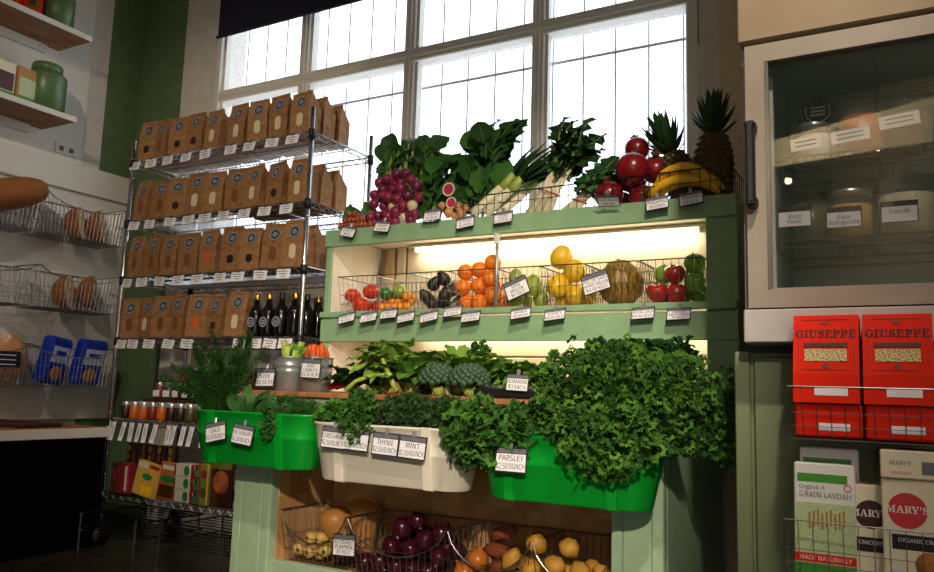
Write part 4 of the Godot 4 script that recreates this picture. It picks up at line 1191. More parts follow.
# ---------------------------------------------------------------- produce shapes
func shape(key: String) -> ArrayMesh:
	if cache.has("shape_" + key): return cache["shape_" + key]
	var b := MB.new(true)
	match key:
		"round": b.lathe([Vector2(0, -0.94), Vector2(0.4, -0.9), Vector2(0.75, -0.66), Vector2(0.96, -0.25), Vector2(1.0, 0.08), Vector2(0.9, 0.48), Vector2(0.62, 0.79), Vector2(0.28, 0.92), Vector2(0.06, 0.90), Vector2(0, 0.88)], 18)
		"tomato": b.lathe([Vector2(0, -0.8), Vector2(0.45, -0.78), Vector2(0.82, -0.55), Vector2(1.0, -0.1), Vector2(0.98, 0.25), Vector2(0.8, 0.6), Vector2(0.45, 0.76), Vector2(0.15, 0.68), Vector2(0, 0.62)], 20, 5, 0.035)
		"apple": b.lathe([Vector2(0, -0.78), Vector2(0.2, -0.86), Vector2(0.5, -0.82), Vector2(0.82, -0.45), Vector2(1.0, 0.1), Vector2(0.97, 0.45), Vector2(0.75, 0.8), Vector2(0.4, 0.9), Vector2(0.15, 0.78), Vector2(0, 0.62)], 18, 5, 0.02)
		"lime": b.lathe([Vector2(0, -1.2), Vector2(0.15, -1.1), Vector2(0.4, -0.95), Vector2(0.8, -0.6), Vector2(1.0, 0), Vector2(0.8, 0.6), Vector2(0.4, 0.95), Vector2(0.15, 1.12), Vector2(0, 1.2)], 16)
		"avocado": b.lathe([Vector2(0, -1.0), Vector2(0.5, -0.88), Vector2(0.88, -0.5), Vector2(1.0, -0.05), Vector2(0.85, 0.5), Vector2(0.58, 1.0), Vector2(0.42, 1.3), Vector2(0.2, 1.45), Vector2(0, 1.46)], 14)
		"mango": b.blob(Vector3(0.85, 1.15, 0.75), 10, 14, 0.05, 5, 1.5)
		"quince": b.lathe([Vector2(0, -0.9), Vector2(0.35, -0.96), Vector2(0.8, -0.65), Vector2(1.0, -0.1), Vector2(0.92, 0.4), Vector2(0.62, 0.85), Vector2(0.35, 1.08), Vector2(0.12, 1.05), Vector2(0, 0.95)], 20, 5, 0.06)
		"melon": b.lathe([Vector2(0, -1.08), Vector2(0.45, -0.98), Vector2(0.85, -0.6), Vector2(1.0, 0), Vector2(0.85, 0.6), Vector2(0.45, 0.98), Vector2(0.1, 1.06), Vector2(0, 1.04)], 40, 10, 0.045)
		"onion": b.lathe([Vector2(0, -0.84), Vector2(0.25, -0.82), Vector2(0.7, -0.62), Vector2(0.97, -0.15), Vector2(0.98, 0.15), Vector2(0.75, 0.58), Vector2(0.4, 0.85), Vector2(0.16, 1.05), Vector2(0.1, 1.25), Vector2(0, 1.28)], 18)
		"potato": b.blob(Vector3(1.25, 0.85, 0.95), 10, 14, 0.14, 8, 1.6)
		"sweet": b.blob(Vector3(1.5, 0.75, 0.75), 10, 14, 0.22, 11, 2.2)
		"squash": b.lathe([Vector2(0, -1.25), Vector2(0.45, -1.22), Vector2(0.85, -1.0), Vector2(1.0, -0.6), Vector2(0.92, -0.2), Vector2(0.66, 0.35), Vector2(0.56, 0.9), Vector2(0.56, 1.35), Vector2(0.42, 1.6), Vector2(0.16, 1.68), Vector2(0, 1.66)], 22, 10, 0.012)
		"radish": b.lathe([Vector2(0, -2.0), Vector2(0.04, -1.5), Vector2(0.14, -1.12), Vector2(0.55, -0.85), Vector2(0.9, -0.4), Vector2(1.0, 0.1), Vector2(0.8, 0.62), Vector2(0.4, 0.88), Vector2(0.2, 0.95), Vector2(0, 0.95)], 14)
		"shallot": b.lathe([Vector2(0, -1.0), Vector2(0.5, -0.8), Vector2(0.9, -0.3), Vector2(1.0, 0.1), Vector2(0.7, 0.7), Vector2(0.3, 1.15), Vector2(0.08, 1.6), Vector2(0, 1.65)], 10)
		"parsnip": b.lathe([Vector2(0, -0.1), Vector2(0.6, 0.0), Vector2(0.95, 0.25), Vector2(1.0, 0.6), Vector2(0.8, 2.0), Vector2(0.45, 4.0), Vector2(0.2, 6.0), Vector2(0.05, 8.0), Vector2(0, 8.2)], 12)
		"ball": b.blob(Vector3.ONE, 10, 16)
		"bumpy": b.blob(Vector3(1, 0.9, 1), 20, 34, 0.09, 21, 9.0)
		"calyx":
			b.smooth(false)
			for k in 6:
				var a := TAU * k / 6.0
				b.tri(Vector3(0, 0.70, 0), Vector3(cos(a + 0.35) * 0.25, 0.78, sin(a + 0.35) * 0.25), Vector3(cos(a) * 0.62, 0.78, sin(a) * 0.62))
				b.tri(Vector3(0, 0.70, 0), Vector3(cos(a) * 0.62, 0.78, sin(a) * 0.62), Vector3(cos(a - 0.35) * 0.25, 0.78, sin(a - 0.35) * 0.25))
			b.wire(Vector3(0, 0.65, 0), Vector3(0.05, 1.0, 0), 0.05, 6)
		"stem": b.tube([Vector3(0, 0.55, 0), Vector3(0.03, 0.9, 0), Vector3(0.12, 1.15, 0)], [0.05, 0.045, 0.07], 6)
		"nub": b.tube([Vector3(0, 0.84, 0), Vector3(0, 0.93, 0)], [0.12, 0.10], 6)
		"crown_calyx": b.lathe([Vector2(0.28, 0.86), Vector2(0.2, 1.0), Vector2(0.24, 1.15), Vector2(0.36, 1.30), Vector2(0.30, 1.28), Vector2(0.14, 1.05), Vector2(0, 1.0)], 12, 6, 0.18)
		"squash_stem": b.tube([Vector3(0, 1.6, 0), Vector3(0.02, 1.8, 0), Vector3(0.08, 1.95, 0)], [0.2, 0.13, 0.15], 7)
		"roots":
			for k in 7: b.wire(Vector3(0, -0.80, 0), Vector3(cos(k * 0.9) * 0.14, -0.98, sin(k * 0.9) * 0.14), 0.012, 3)
		"melon_scar": b.tube([Vector3(0, 1.0, 0), Vector3(0, 1.09, 0)], [0.11, 0.09], 8)
	cache["shape_" + key] = b.done()
	return cache["shape_" + key]

func fruit(called: String, label: String, category: String, key: String, m: Material, at: Vector3, r: float, group: String, turn := Vector3.INF, extra := "", em: Material = null) -> Node3D:
	if turn == Vector3.INF: turn = Vector3(rng.randf_range(-30, 30), rng.randf_range(0, 360), rng.randf_range(-30, 30))
	var t := thing(called, label, category, at, group, turn)
	t.scale = Vector3.ONE * r
	part("flesh", shape(key), m, t)
	heap.append([t, r * GIRTH.get(key, 0.96)])
	if extra != "": part({"calyx": "calyx", "crown_calyx": "calyx", "roots": "roots"}.get(extra, "stem"), shape(extra), em, t)
	return t

# fruit of one basket, pushed apart until they no longer cut into each other
var heap := []
const GIRTH := {"lime": 1.05, "avocado": 1.1, "potato": 1.12, "sweet": 1.0, "onion": 0.97, "shallot": 1.05}
func settle(lo: Vector3, hi: Vector3) -> void:
	for step in 60:
		for i in heap.size():
			var a: Node3D = heap[i][0]
			for j in range(i + 1, heap.size()):
				var b: Node3D = heap[j][0]
				var d := b.position - a.position
				var gap: float = heap[i][1] + heap[j][1] - d.length()
				if gap > 0.0:
					d = (d + Vector3(0.0001, 0.0002, -0.0001)).normalized() * Vector3(1.0, 0.7, 1.0)
					a.position -= d * gap * 0.45
					b.position += d * gap * 0.45
		for h in heap:
			var r: float = h[1]
			h[0].position = h[0].position.clamp(lo + Vector3(r, r, r), Vector3(hi.x - r, hi.y, hi.z - r))
	heap.clear()

# ---------------------------------------------------------------- leafy things
const DARK := Color(0.014, 0.050, 0.016)
const DEEP := Color(0.020, 0.075, 0.018)
const MID := Color(0.045, 0.150, 0.025)
const FRESH := Color(0.095, 0.240, 0.035)
const PALE := Color(0.200, 0.400, 0.060)
const YELLOWISH := Color(0.340, 0.500, 0.090)

func vary(a: Color, b: Color) -> Color:
	var c := a.lerp(b, rng.randf())
	return c * rng.randf_range(0.85, 1.15)

# one broad leaf as a part of its own, with its rib
func add_leaf(t: Node3D, p: Vector3, d: Vector3, n: Vector3, L: float, W: float, curl: float, ruffle: float, col: Color, rib := Color(0, 0, 0, 0), gloss := false, nv := 7, nu := 4, tip := 0.8, called := "leaf") -> void:
	var b := MB.new(true)
	b.color(col)
	b.leaf(p, d, n, L, W, curl, ruffle, 9.0, rng.randf() * 6.0, nv, nu, tip)
	var o := part(called, b.done(), M.gloss_leaf if gloss else M.lead, t)
	if rib.a > 0.0:
		b = MB.new(true)
		b.color(rib)
		var dd := d.normalized()
		var nn := (n - dd * n.dot(dd)).normalized()
		var pts := []
		for i in 5:
			var u := i / 4.0 * 0.85
			pts.append(p + dd * L * (u - 0.25 * curl * u * u) - nn * (L * curl * u * u - 0.003))
		b.tube(pts, [W * 0.06, W * 0.05, W * 0.04, W * 0.03, W * 0.012], 5)
		part("rib", b.done(), M.lead, o)

func stalks(t: Node3D, called: String, ends: Array, rad: Array, m: Material, n := 7) -> void:
	var b := MB.new(true)
	b.tube(ends, rad, n)
	part(called, b.done(), m, t)

# soft herb: many compound leaves on thin stems, filling an ellipsoid about c (relative to the node)
func herb(called: String, label: String, at: Vector3, c: Vector3, r: Vector3, n: int, L: float, W: float, ca: Color, cb: Color, group := "", lobes := 3, root := 0.06, fill := 0.35) -> Node3D:
	var t := thing(called, label, "herb", at, group)
	var f := MB.new()
	var s := MB.new()
	s.color(MID * 1.3)
	for i in n:
		var d := Vector3(rng.randfn(), rng.randfn(), rng.randfn()).normalized()
		var k := pow(rng.randf_range(fill, 1.0), 0.5) * (1.0 if i % 9 else rng.randf_range(1.0, 1.22))
		var p := c + d * r * k
		var out := (d * r + Vector3(0, 0.25 * r.y, 0)).normalized()
		out = (out + Vector3(rng.randfn(), rng.randfn() - 0.3, rng.randfn()) * 0.55).normalized()
		var nn := (Vector3(rng.randfn() * 0.5, 0.8, 0.5 + rng.randfn() * 0.5) + d * 0.6)
		nn = (nn - out * nn.dot(out)).normalized()
		var side := out.cross(nn)
		f.color(vary(ca, cb))
		var l := L * rng.randf_range(0.7, 1.2)
		if lobes == 9:
			for q in 3:
				var a := (q - 1) * 1.05
				var dd := (out * cos(a) + side * sin(a)).normalized()
				var s2 := dd.cross(nn)
				var p2 := p + dd * l * 0.35
				for w in 3:
					var a2 := (w - 1) * 0.75
					f.leaflet(p2, (dd * cos(a2) + s2 * sin(a2) + nn * rng.randf_range(-0.25, 0.25)).normalized(), nn, l * (0.75 if w == 1 else 0.6), W)
		else:
			for q in lobes:
				var a := (q - (lobes - 1) * 0.5) * 1.9 / (lobes - 1) * 1.1
				var dd := (out * cos(a) + side * sin(a)).normalized()
				f.leaflet(p, dd, nn, l * (1.0 - 0.2 * absf(a)), W)
		if i % 5 == 0:
			var base := Vector3(c.x + rng.randf_range(-root, root), 0.0, rng.randf_range(-root, root))
			var mid := base.lerp(p, 0.6) + Vector3(0, 0.04, 0)
			s.wire(base, mid, 0.0013, 3)
			s.wire(mid, p, 0.001, 3)
	stuff(part("foliage", f.done(), M.lead, t))
	stuff(part("stems", s.done(), M.lead, t))
	return t

# needle herb: upright sprigs
func sprigs(called: String, label: String, at: Vector3, list: Array, needle: float, ca: Color, cb: Color, step := 0.008) -> void:
	var t := thing(called, label, "herb", at)
	for e in list:
		var f := MB.new()
		f.color(Color(0.05, 0.06, 0.02))
		var p0: Vector3 = e[0]; var p1: Vector3 = e[1]
		var bend := Vector3(rng.randf_range(-0.03, 0.03), 0.04, rng.randf_range(-0.02, 0.03))
		var prev := p0
		var n := int((p1 - p0).length() / step)
		for i in n:
			var u := (i + 1.0) / n
			var p := p0.lerp(p1, u) + bend * sin(PI * u)
			f.color(Color(0.05, 0.06, 0.02))
			f.wire(prev, p, 0.0014, 3)
			var d := (p - prev).normalized()
			for k in 3:
				var a := i * 1.3 + k * TAU / 3.0
				var u2 := d.cross(Vector3.FORWARD).normalized()
				var w2 := d.cross(u2)
				var o := (u2 * cos(a) + w2 * sin(a) + d * 0.55).normalized()
				f.color(vary(ca, cb))
				f.leaflet(p, o, o.cross(u2).normalized(), needle * (1.0 - 0.4 * u), 0.006)
			prev = p
		stuff(part("sprig", f.done(), M.lead, t))

# ---------------------------------------------------------------- top shelf
func top_shelf_produce() -> void:
	var y := 1.70
	# shallots in a heap
	for k in 30:
		var lay := 0 if k < 16 else (1 if k < 26 else 2)
		var n: int = [16, 10, 4][lay]
		var i: int = k - [0, 16, 26][lay]
		fruit("shallot", "small red brown shallot in the heap beside the radishes", "shallot", "shallot", M.shallot, Vector3(-2.49 + (i % (n / 2)) * 0.026 + lay * 0.018 + rng.randf_range(-0.004, 0.004), y + 0.024 + lay * 0.032, -3.095 - (i / (n / 2)) * 0.035 - lay * 0.008), 0.0165, "heap of shallots")
	# radish bunches
	var rad := [[-2.314, 1.883, 0], [-2.26, 1.903, 0], [-2.208, 1.949, 1], [-2.153, 1.928, 1], [-2.1, 1.938, 2], [-2.245, 1.866, 0], [-2.16, 1.843, 1], [-2.108, 1.858, 2], [-2.2, 1.811, 1], [-2.123, 1.804, 2], [-2.133, 1.757, 2], [-2.179, 1.972, 1], [-2.29, 1.945, 0], [-2.235, 1.952, 0], [-2.30, 1.83, 0], [-2.255, 1.82, 0], [-2.21, 1.76, 1], [-2.28, 1.77, 0], [-2.06, 1.90, 2], [-2.07, 1.80, 2], [-2.05, 1.845, 2], [-2.125, 1.97, 2], [-2.205, 1.90, 1], [-2.165, 1.885, 1], [-2.215, 1.855, 1], [-2.145, 1.895, 2], [-2.185, 1.925, 1], [-2.235, 1.775, 1], [-2.165, 1.78, 1], [-2.315, 1.765, 0], [-2.10, 1.765, 2], [-2.085, 1.735, 2], [-2.255, 1.735, 0], [-2.185, 1.738, 1], [-2.30, 1.735, 0], [-2.055, 1.76, 2]]
	var rn := ["pink radish bunch beside the shallots", "middle pink radish bunch with white roots", "pink radish bunch touching the watermelon radishes"]
	for g in 3:
		var x: float = [-2.28, -2.18, -2.09][g]
		var t := thing("radish_bunch", rn[g], "radishes", Vector3(x, y, -3.16), "radish bunches on the top shelf")
		var k := 0
		for r in rad:
			if r[2] != g: continue
			var mm: Material = M.radish if k % 3 != 1 else M.radish_purple
			if g > 0 and k == 3 or g == 2 and k == 5: mm = M.radish_white
			var o := part("radish", shape("radish"), mm, t, Vector3(r[0] - x, r[1] - y, 0.03 + 0.012 * (k % 3)), Vector3(rng.randf_range(-30, 30), 0, rng.randf_range(-30, 30)))
			o.scale = Vector3.ONE * rng.randf_range(0.024, 0.030)
			k += 1
		for i in 22:
			var a := rng.randf_range(-1.0, 0.9) - 0.15 * (1 - g)
			var d := Vector3(sin(a), cos(a) * 1.1, rng.randf_range(-0.25, 0.25))
			var p := Vector3(rng.randf_range(-0.06, 0.06), 0.16 + rng.randf() * 0.26, -0.05 - rng.randf() * 0.05)
			stalks(t, "stalk", [Vector3(0, 0.12, -0.04), p, p + d * 0.05], [0.004, 0.004, 0.003], M.celery, 5)
			add_leaf(t, p, d, Vector3(rng.randf_range(-0.6, 0.6), 0.35, 1.0), rng.randf_range(0.12, 0.18), rng.randf_range(0.075, 0.11), rng.randf_range(0.2, 0.8), 0.10, vary(DARK, MID), Color(0.10, 0.19, 0.05), true, 8, 6, 1.05)
	var lf := thing("loose_greens", "loose green leaves lying behind the shallots", "leaves", Vector3(-2.42, y, -3.2))
	for i in 5:
		add_leaf(lf, Vector3(-0.09 + i * 0.045, 0.02, 0.02 * (i % 2)), Vector3(rng.randf_range(-0.7, 0.3), 1.0, 0.2), Vector3(0.2, 0.4, 1), rng.randf_range(0.14, 0.23), 0.075, 0.2, 0.05, vary(DEEP, MID), Color(0.12, 0.22, 0.05), true)
	# watermelon radishes
	for h in [[-1.869, 1.862, 0.034], [-1.852, 1.795, 0.029]]:
		var t := thing("cut_radish", "larger cut watermelon radish half showing pink flesh" if h[2] > 0.03 else "smaller cut watermelon radish half showing pink flesh", "radish half", Vector3(h[0], h[1], -3.105), "cut watermelon radishes")
		var b := MB.new(true)
		b.xf = Transform3D(Basis(Vector3.RIGHT, PI / 2), Vector3.ZERO)
		b.lathe([Vector2(0, -h[2] * 0.9), Vector2(h[2] * 0.6, -h[2] * 0.75), Vector2(h[2] * 0.95, -h[2] * 0.3), Vector2(h[2], 0)], 18)
		part("rind", b.done(), M.turnip, t)
		b = MB.new(); b.ring(Vector3.ZERO, h[2] * 0.76, h[2], 22)
		part("pale_edge", b.done(), M.rind, t)
		b = MB.new(); b.disc(Vector3.ZERO, h[2] * 0.77, 22)
		part("pink_flesh", b.done(), M.flesh_pink, t)
	for p in [[-1.816, 1.775, 0.022], [-1.865, 1.750, 0.024], [-1.799, 1.740, 0.022], [-1.905, 1.788, 0.018], [-1.83, 1.728, 0.02], [-1.93, 1.755, 0.02], [-1.775, 1.765, 0.018]]:
		fruit("small_turnip", "small tan and pink turnip below the cut radishes", "turnip", "radish", M.turnip, Vector3(p[0], p[1], -3.11), p[2], "small turnips")
	# two dark bunches of greens
	for g in [[-1.96, 10, "narrow leaved dark greens bunch behind the watermelon radishes", 0.16, 0.26, -0.05], [-1.72, 16, "tall bunch of dark broad greens between radishes and leeks", 0.24, 0.30, 0.06]]:
		var t := thing("greens_bunch", g[2], "greens", Vector3(g[0], y, -3.20), "bunches of dark greens")
		for i in 8:
			stalks(t, "stalk", [Vector3(rng.randf_range(-0.05, 0.05), 0, rng.randf_range(0, 0.06)), Vector3(rng.randf_range(-0.07, 0.07), 0.13, 0.02), Vector3(rng.randf_range(-0.1, 0.1), 0.24, 0)], [0.004, 0.004, 0.003], M.stem_green, 5)
		for i in g[1] * 3:
			var a := rng.randf_range(-0.8, 0.8)
			var h0 := rng.randf_range(0.03, g[3] * 1.6)
			add_leaf(t, Vector3(a * 0.10 + g[5] * h0, h0, rng.randf_range(-0.06, 0.06)), Vector3(sin(a), 0.9, rng.randf_range(-0.1, 0.5)), Vector3(rng.randf_range(-0.8, 0.8), 0.2, 1.0), rng.randf_range(0.10, 0.16) * g[4] / 0.27, rng.randf_range(0.075, 0.115), rng.randf_range(0.2, 0.9), 0.16, vary(DARK, MID), Color(0.07, 0.15, 0.04), false, 8, 6, 1.1)
	# leeks
	var lk := [[Vector3(-1.74, 1.735, -3.12), Vector3(-1.44, 2.02, -3.20)], [Vector3(-1.67, 1.73, -3.11), Vector3(-1.40, 1.97, -3.16)], [Vector3(-1.63, 1.73, -3.16), Vector3(-1.35, 2.0, -3.26)]]
	for k in 3:
		var p0: Vector3 = lk[k][0]; var p1: Vector3 = lk[k][1]
		var t := thing("leek", ["thick leek lying nearest the dark greens bunch", "middle leek leaning along the wire rail", "leek lying nearest the chard bunches"][k], "leek", p0, "leeks on the top shelf")
		var e := p1 - p0
		stalks(t, "white_stalk", [Vector3.ZERO, e * 0.1, e * 0.42], [0.026, 0.021, 0.021], M.stalk_white, 10)
		stalks(t, "green_shank", [e * 0.42, e * 0.62], [0.021, 0.024], M.celery, 10)
		var b := MB.new()
		for i in 14: b.wire(Vector3.ZERO, Vector3(rng.randf_range(-0.03, 0.0), rng.randf_range(-0.025, 0.01), rng.randf_range(-0.02, 0.02)), 0.001, 3)
		part("roots", b.done(), M.rind, t)
		for i in 5:
			var a := (i - 2) * 0.2
			var d := e.normalized().rotated(Vector3(0, 0, 1), a) + Vector3(0, 0, rng.randf_range(-0.1, 0.15))
			add_leaf(t, e * 0.52, d, Vector3(-0.4, 0.6, 0.8), rng.randf_range(0.22, 0.32), 0.055, 0.12, 0.02, vary(DARK, DEEP), Color(0, 0, 0, 0), false, 7, 2, 0.55, "blade")
	# chard
	var cd := [[Vector3(-1.43, y, -3.14), Vector3(0.21, 0.42, -0.05), "larger chard bunch with white stems and a red band", 1.0], [Vector3(-1.29, y, -3.15), Vector3(0.22, 0.22, -0.04), "smaller chard bunch with short white stems", 0.72]]
	for c in cd:
		var t := thing("chard_bunch", c[2], "chard", c[0], "chard bunches")
		var e: Vector3 = c[1]
		for i in 7:
			var off := Vector3(-0.045 + 0.018 * i, 0.012, 0.015 * (i % 2))
			stalks(t, "stem", [off * c[3], off * 0.7 * c[3] + e * 0.25, off * 0.9 * c[3] + e * 0.52], [0.015 * c[3], 0.011 * c[3], 0.007 * c[3]], M.stalk_white, 7)
		for i in 26:
			var a := rng.randf_range(-0.6, 0.5)
			var d := e.normalized().rotated(Vector3(0, 0, 1), a)
			var h0 := rng.randf_range(0.36, 0.74)
			add_leaf(t, e * h0 + Vector3(rng.randf_range(-0.07, 0.06) * c[3], 0, rng.randf_range(-0.06, 0.05)), d + Vector3(0, 0, rng.randf_range(-0.2, 0.3)), Vector3(rng.randf_range(-0.9, 0.3), 0.3, 1.0), rng.randf_range(0.14, 0.20) * c[3], rng.randf_range(0.09, 0.13) * c[3], rng.randf_range(0.1, 0.7), 0.22, vary(DARK, DEEP) * (1.0 if i % 6 else 2.2), Color(0.20, 0.26, 0.10), false, 10, 8, 1.15)
		var pts := []
		for k in 13: pts.append(e * 0.26 + Vector3(cos(TAU * k / 12.0) * 0.05, -sin(TAU * k / 12.0) * 0.0 + cos(TAU * k / 12.0) * -0.02, sin(TAU * k / 12.0) * 0.035) * c[3])
		stalks(t, "red_band", pts, [0.003, 0.003, 0.003, 0.003, 0.003, 0.003, 0.003, 0.003, 0.003, 0.003, 0.003, 0.003, 0.003], M.red_band, 5)
	# pomegranates
	var pm := [[-1.088, 1.762, -3.13, 0.062, "bright red pomegranate on the shelf beside the chard"], [-0.985, 1.868, -3.14, 0.072, "large red pomegranate on top of the others"], [-0.915, 1.885, -3.24, 0.062, "dark red pomegranate tucked behind the largest one"], [-1.01, 1.995, -3.27, 0.055, "highest dark pomegranate against the window"], [-0.965, 1.757, -3.19, 0.055, "dark pomegranate at the bottom of the heap"], [-1.03, 1.86, -3.28, 0.06, "pomegranate hidden at the back of the heap"], [-0.95, 1.757, -3.33, 0.055, "pomegranate at the rear foot of the heap"], [-1.08, 1.757, -3.28, 0.055, "pomegranate behind the bright red one"]]
	settle_none()
	for p in pm:
		fruit("pomegranate", p[4], "pomegranate", "round", M.pomegranate, Vector3(p[0], p[1], p[2]), p[3], "pomegranates", Vector3.INF, "crown_calyx", M.stem_brown)
	settle(Vector3(-1.17, 1.701, -3.45), Vector3(-0.86, 2.2, -3.07))
	pineapple("pineapple tilted over behind the bananas", Vector3(-0.775, y + 0.026, -3.27), Vector3(-4, 30, 20), 0.235, 0.072)
	pineapple("tall pineapple standing upright at the shelf end", Vector3(-0.685, y + 0.002, -3.26), Vector3(0, 0, -1), 0.31, 0.078)
	# bananas
	var t := thing("banana_bunch", "bunch of yellow bananas lying in front of the pineapples", "bananas", Vector3(-0.76, y, -3.12))
	for k in 5:
		var pts := []
		var rr := []
		var z: float = [0.0, 0.032, -0.03, 0.02, -0.012][k]
		var lift: float = [0.05, 0.018, 0.02, 0.085, 0.092][k]
		for i in 10:
			var u := i / 9.0
			var a := lerpf(PI * 0.93, PI * 0.10, u)
			pts.append(Vector3(cos(a) * (0.155 - 0.012 * k), sin(a) * (0.075 + 0.006 * (k % 3)) - 0.01 + lift * (0.75 + 0.25 * sin(PI * u)) - 0.03 * u * (1.0 if k > 2 else 0.3), z + 0.012 * sin(u * 4.0)))
			rr.append([0.007, 0.014, 0.0195, 0.021, 0.022, 0.022, 0.021, 0.018, 0.012, 0.006][i])
		stalks(t, "banana", pts, rr, M.banana, 8)
		var tipb := MB.new(true)
		tipb.tube([pts[9], pts[9] + (pts[9] - pts[8]).normalized() * 0.008], [0.0065, 0.004], 6)
		part("tip", tipb.done(), M.banana_tip, t)
	stalks(t, "crown", [Vector3(-0.155, 0.055, 0), Vector3(-0.172, 0.075, -0.01)], [0.022, 0.014], M.banana_tip, 7)

func settle_none() -> void:
	heap.clear()

func pineapple(label: String, at: Vector3, turn: Vector3, h: float, r: float) -> void:
	var t := thing("pineapple", label, "pineapple", at, "pineapples", turn)
	# body: rows of raised eyes
	var b := MB.new()
	var rows := 11; var cols := 14
	var f := func(i: float, k: float) -> Vector3:
		var u := i / rows
		var rad := r * pow(sin(PI * clampf(0.10 + 0.80 * u, 0, 1)), 0.42)
		var a := TAU * k / cols
		return Vector3(cos(a) * rad, h * u, sin(a) * rad)
	for i in rows:
		for k in cols:
			var s := 0.5 if i % 2 else 0.0
			var p: Array = [f.call(i, k + s), f.call(i, k + 1 + s), f.call(i + 1, k + 1 + s), f.call(i + 1, k + s)]
			var c: Vector3 = f.call(i + 0.5, k + 0.5 + s)
			c += Vector3(c.x, 0, c.z).normalized() * 0.010
			for q in 4: b.tri(c, p[(q + 1) % 4], p[q])
	b.lathe([Vector2(0, 0.0), Vector2(f.call(0, 0).x, 0.001)], cols)
	part("body", b.done(), M.pine_skin, t)
	for i in 42:
		var a := i * 2.39996
		var u := i / 42.0
		var d := Vector3(cos(a) * (1.0 - u * 0.75), 0.40 + u * 1.2, sin(a) * (1.0 - u * 0.75)).normalized()
		add_leaf(t, Vector3(cos(a) * r * 0.25 * (1 - u), h * 0.98 + u * 0.05, sin(a) * r * 0.25 * (1 - u)), d, Vector3(cos(a), 0.2, sin(a)) * -1.0, lerpf(0.09, 0.16, sin(PI * u * 0.8)), 0.036, -0.30 + 0.2 * u, 0.0, vary(DARK, Color(0.05, 0.09, 0.035)), Color(0, 0, 0, 0), false, 4, 2, 0.5, "crown_leaf")

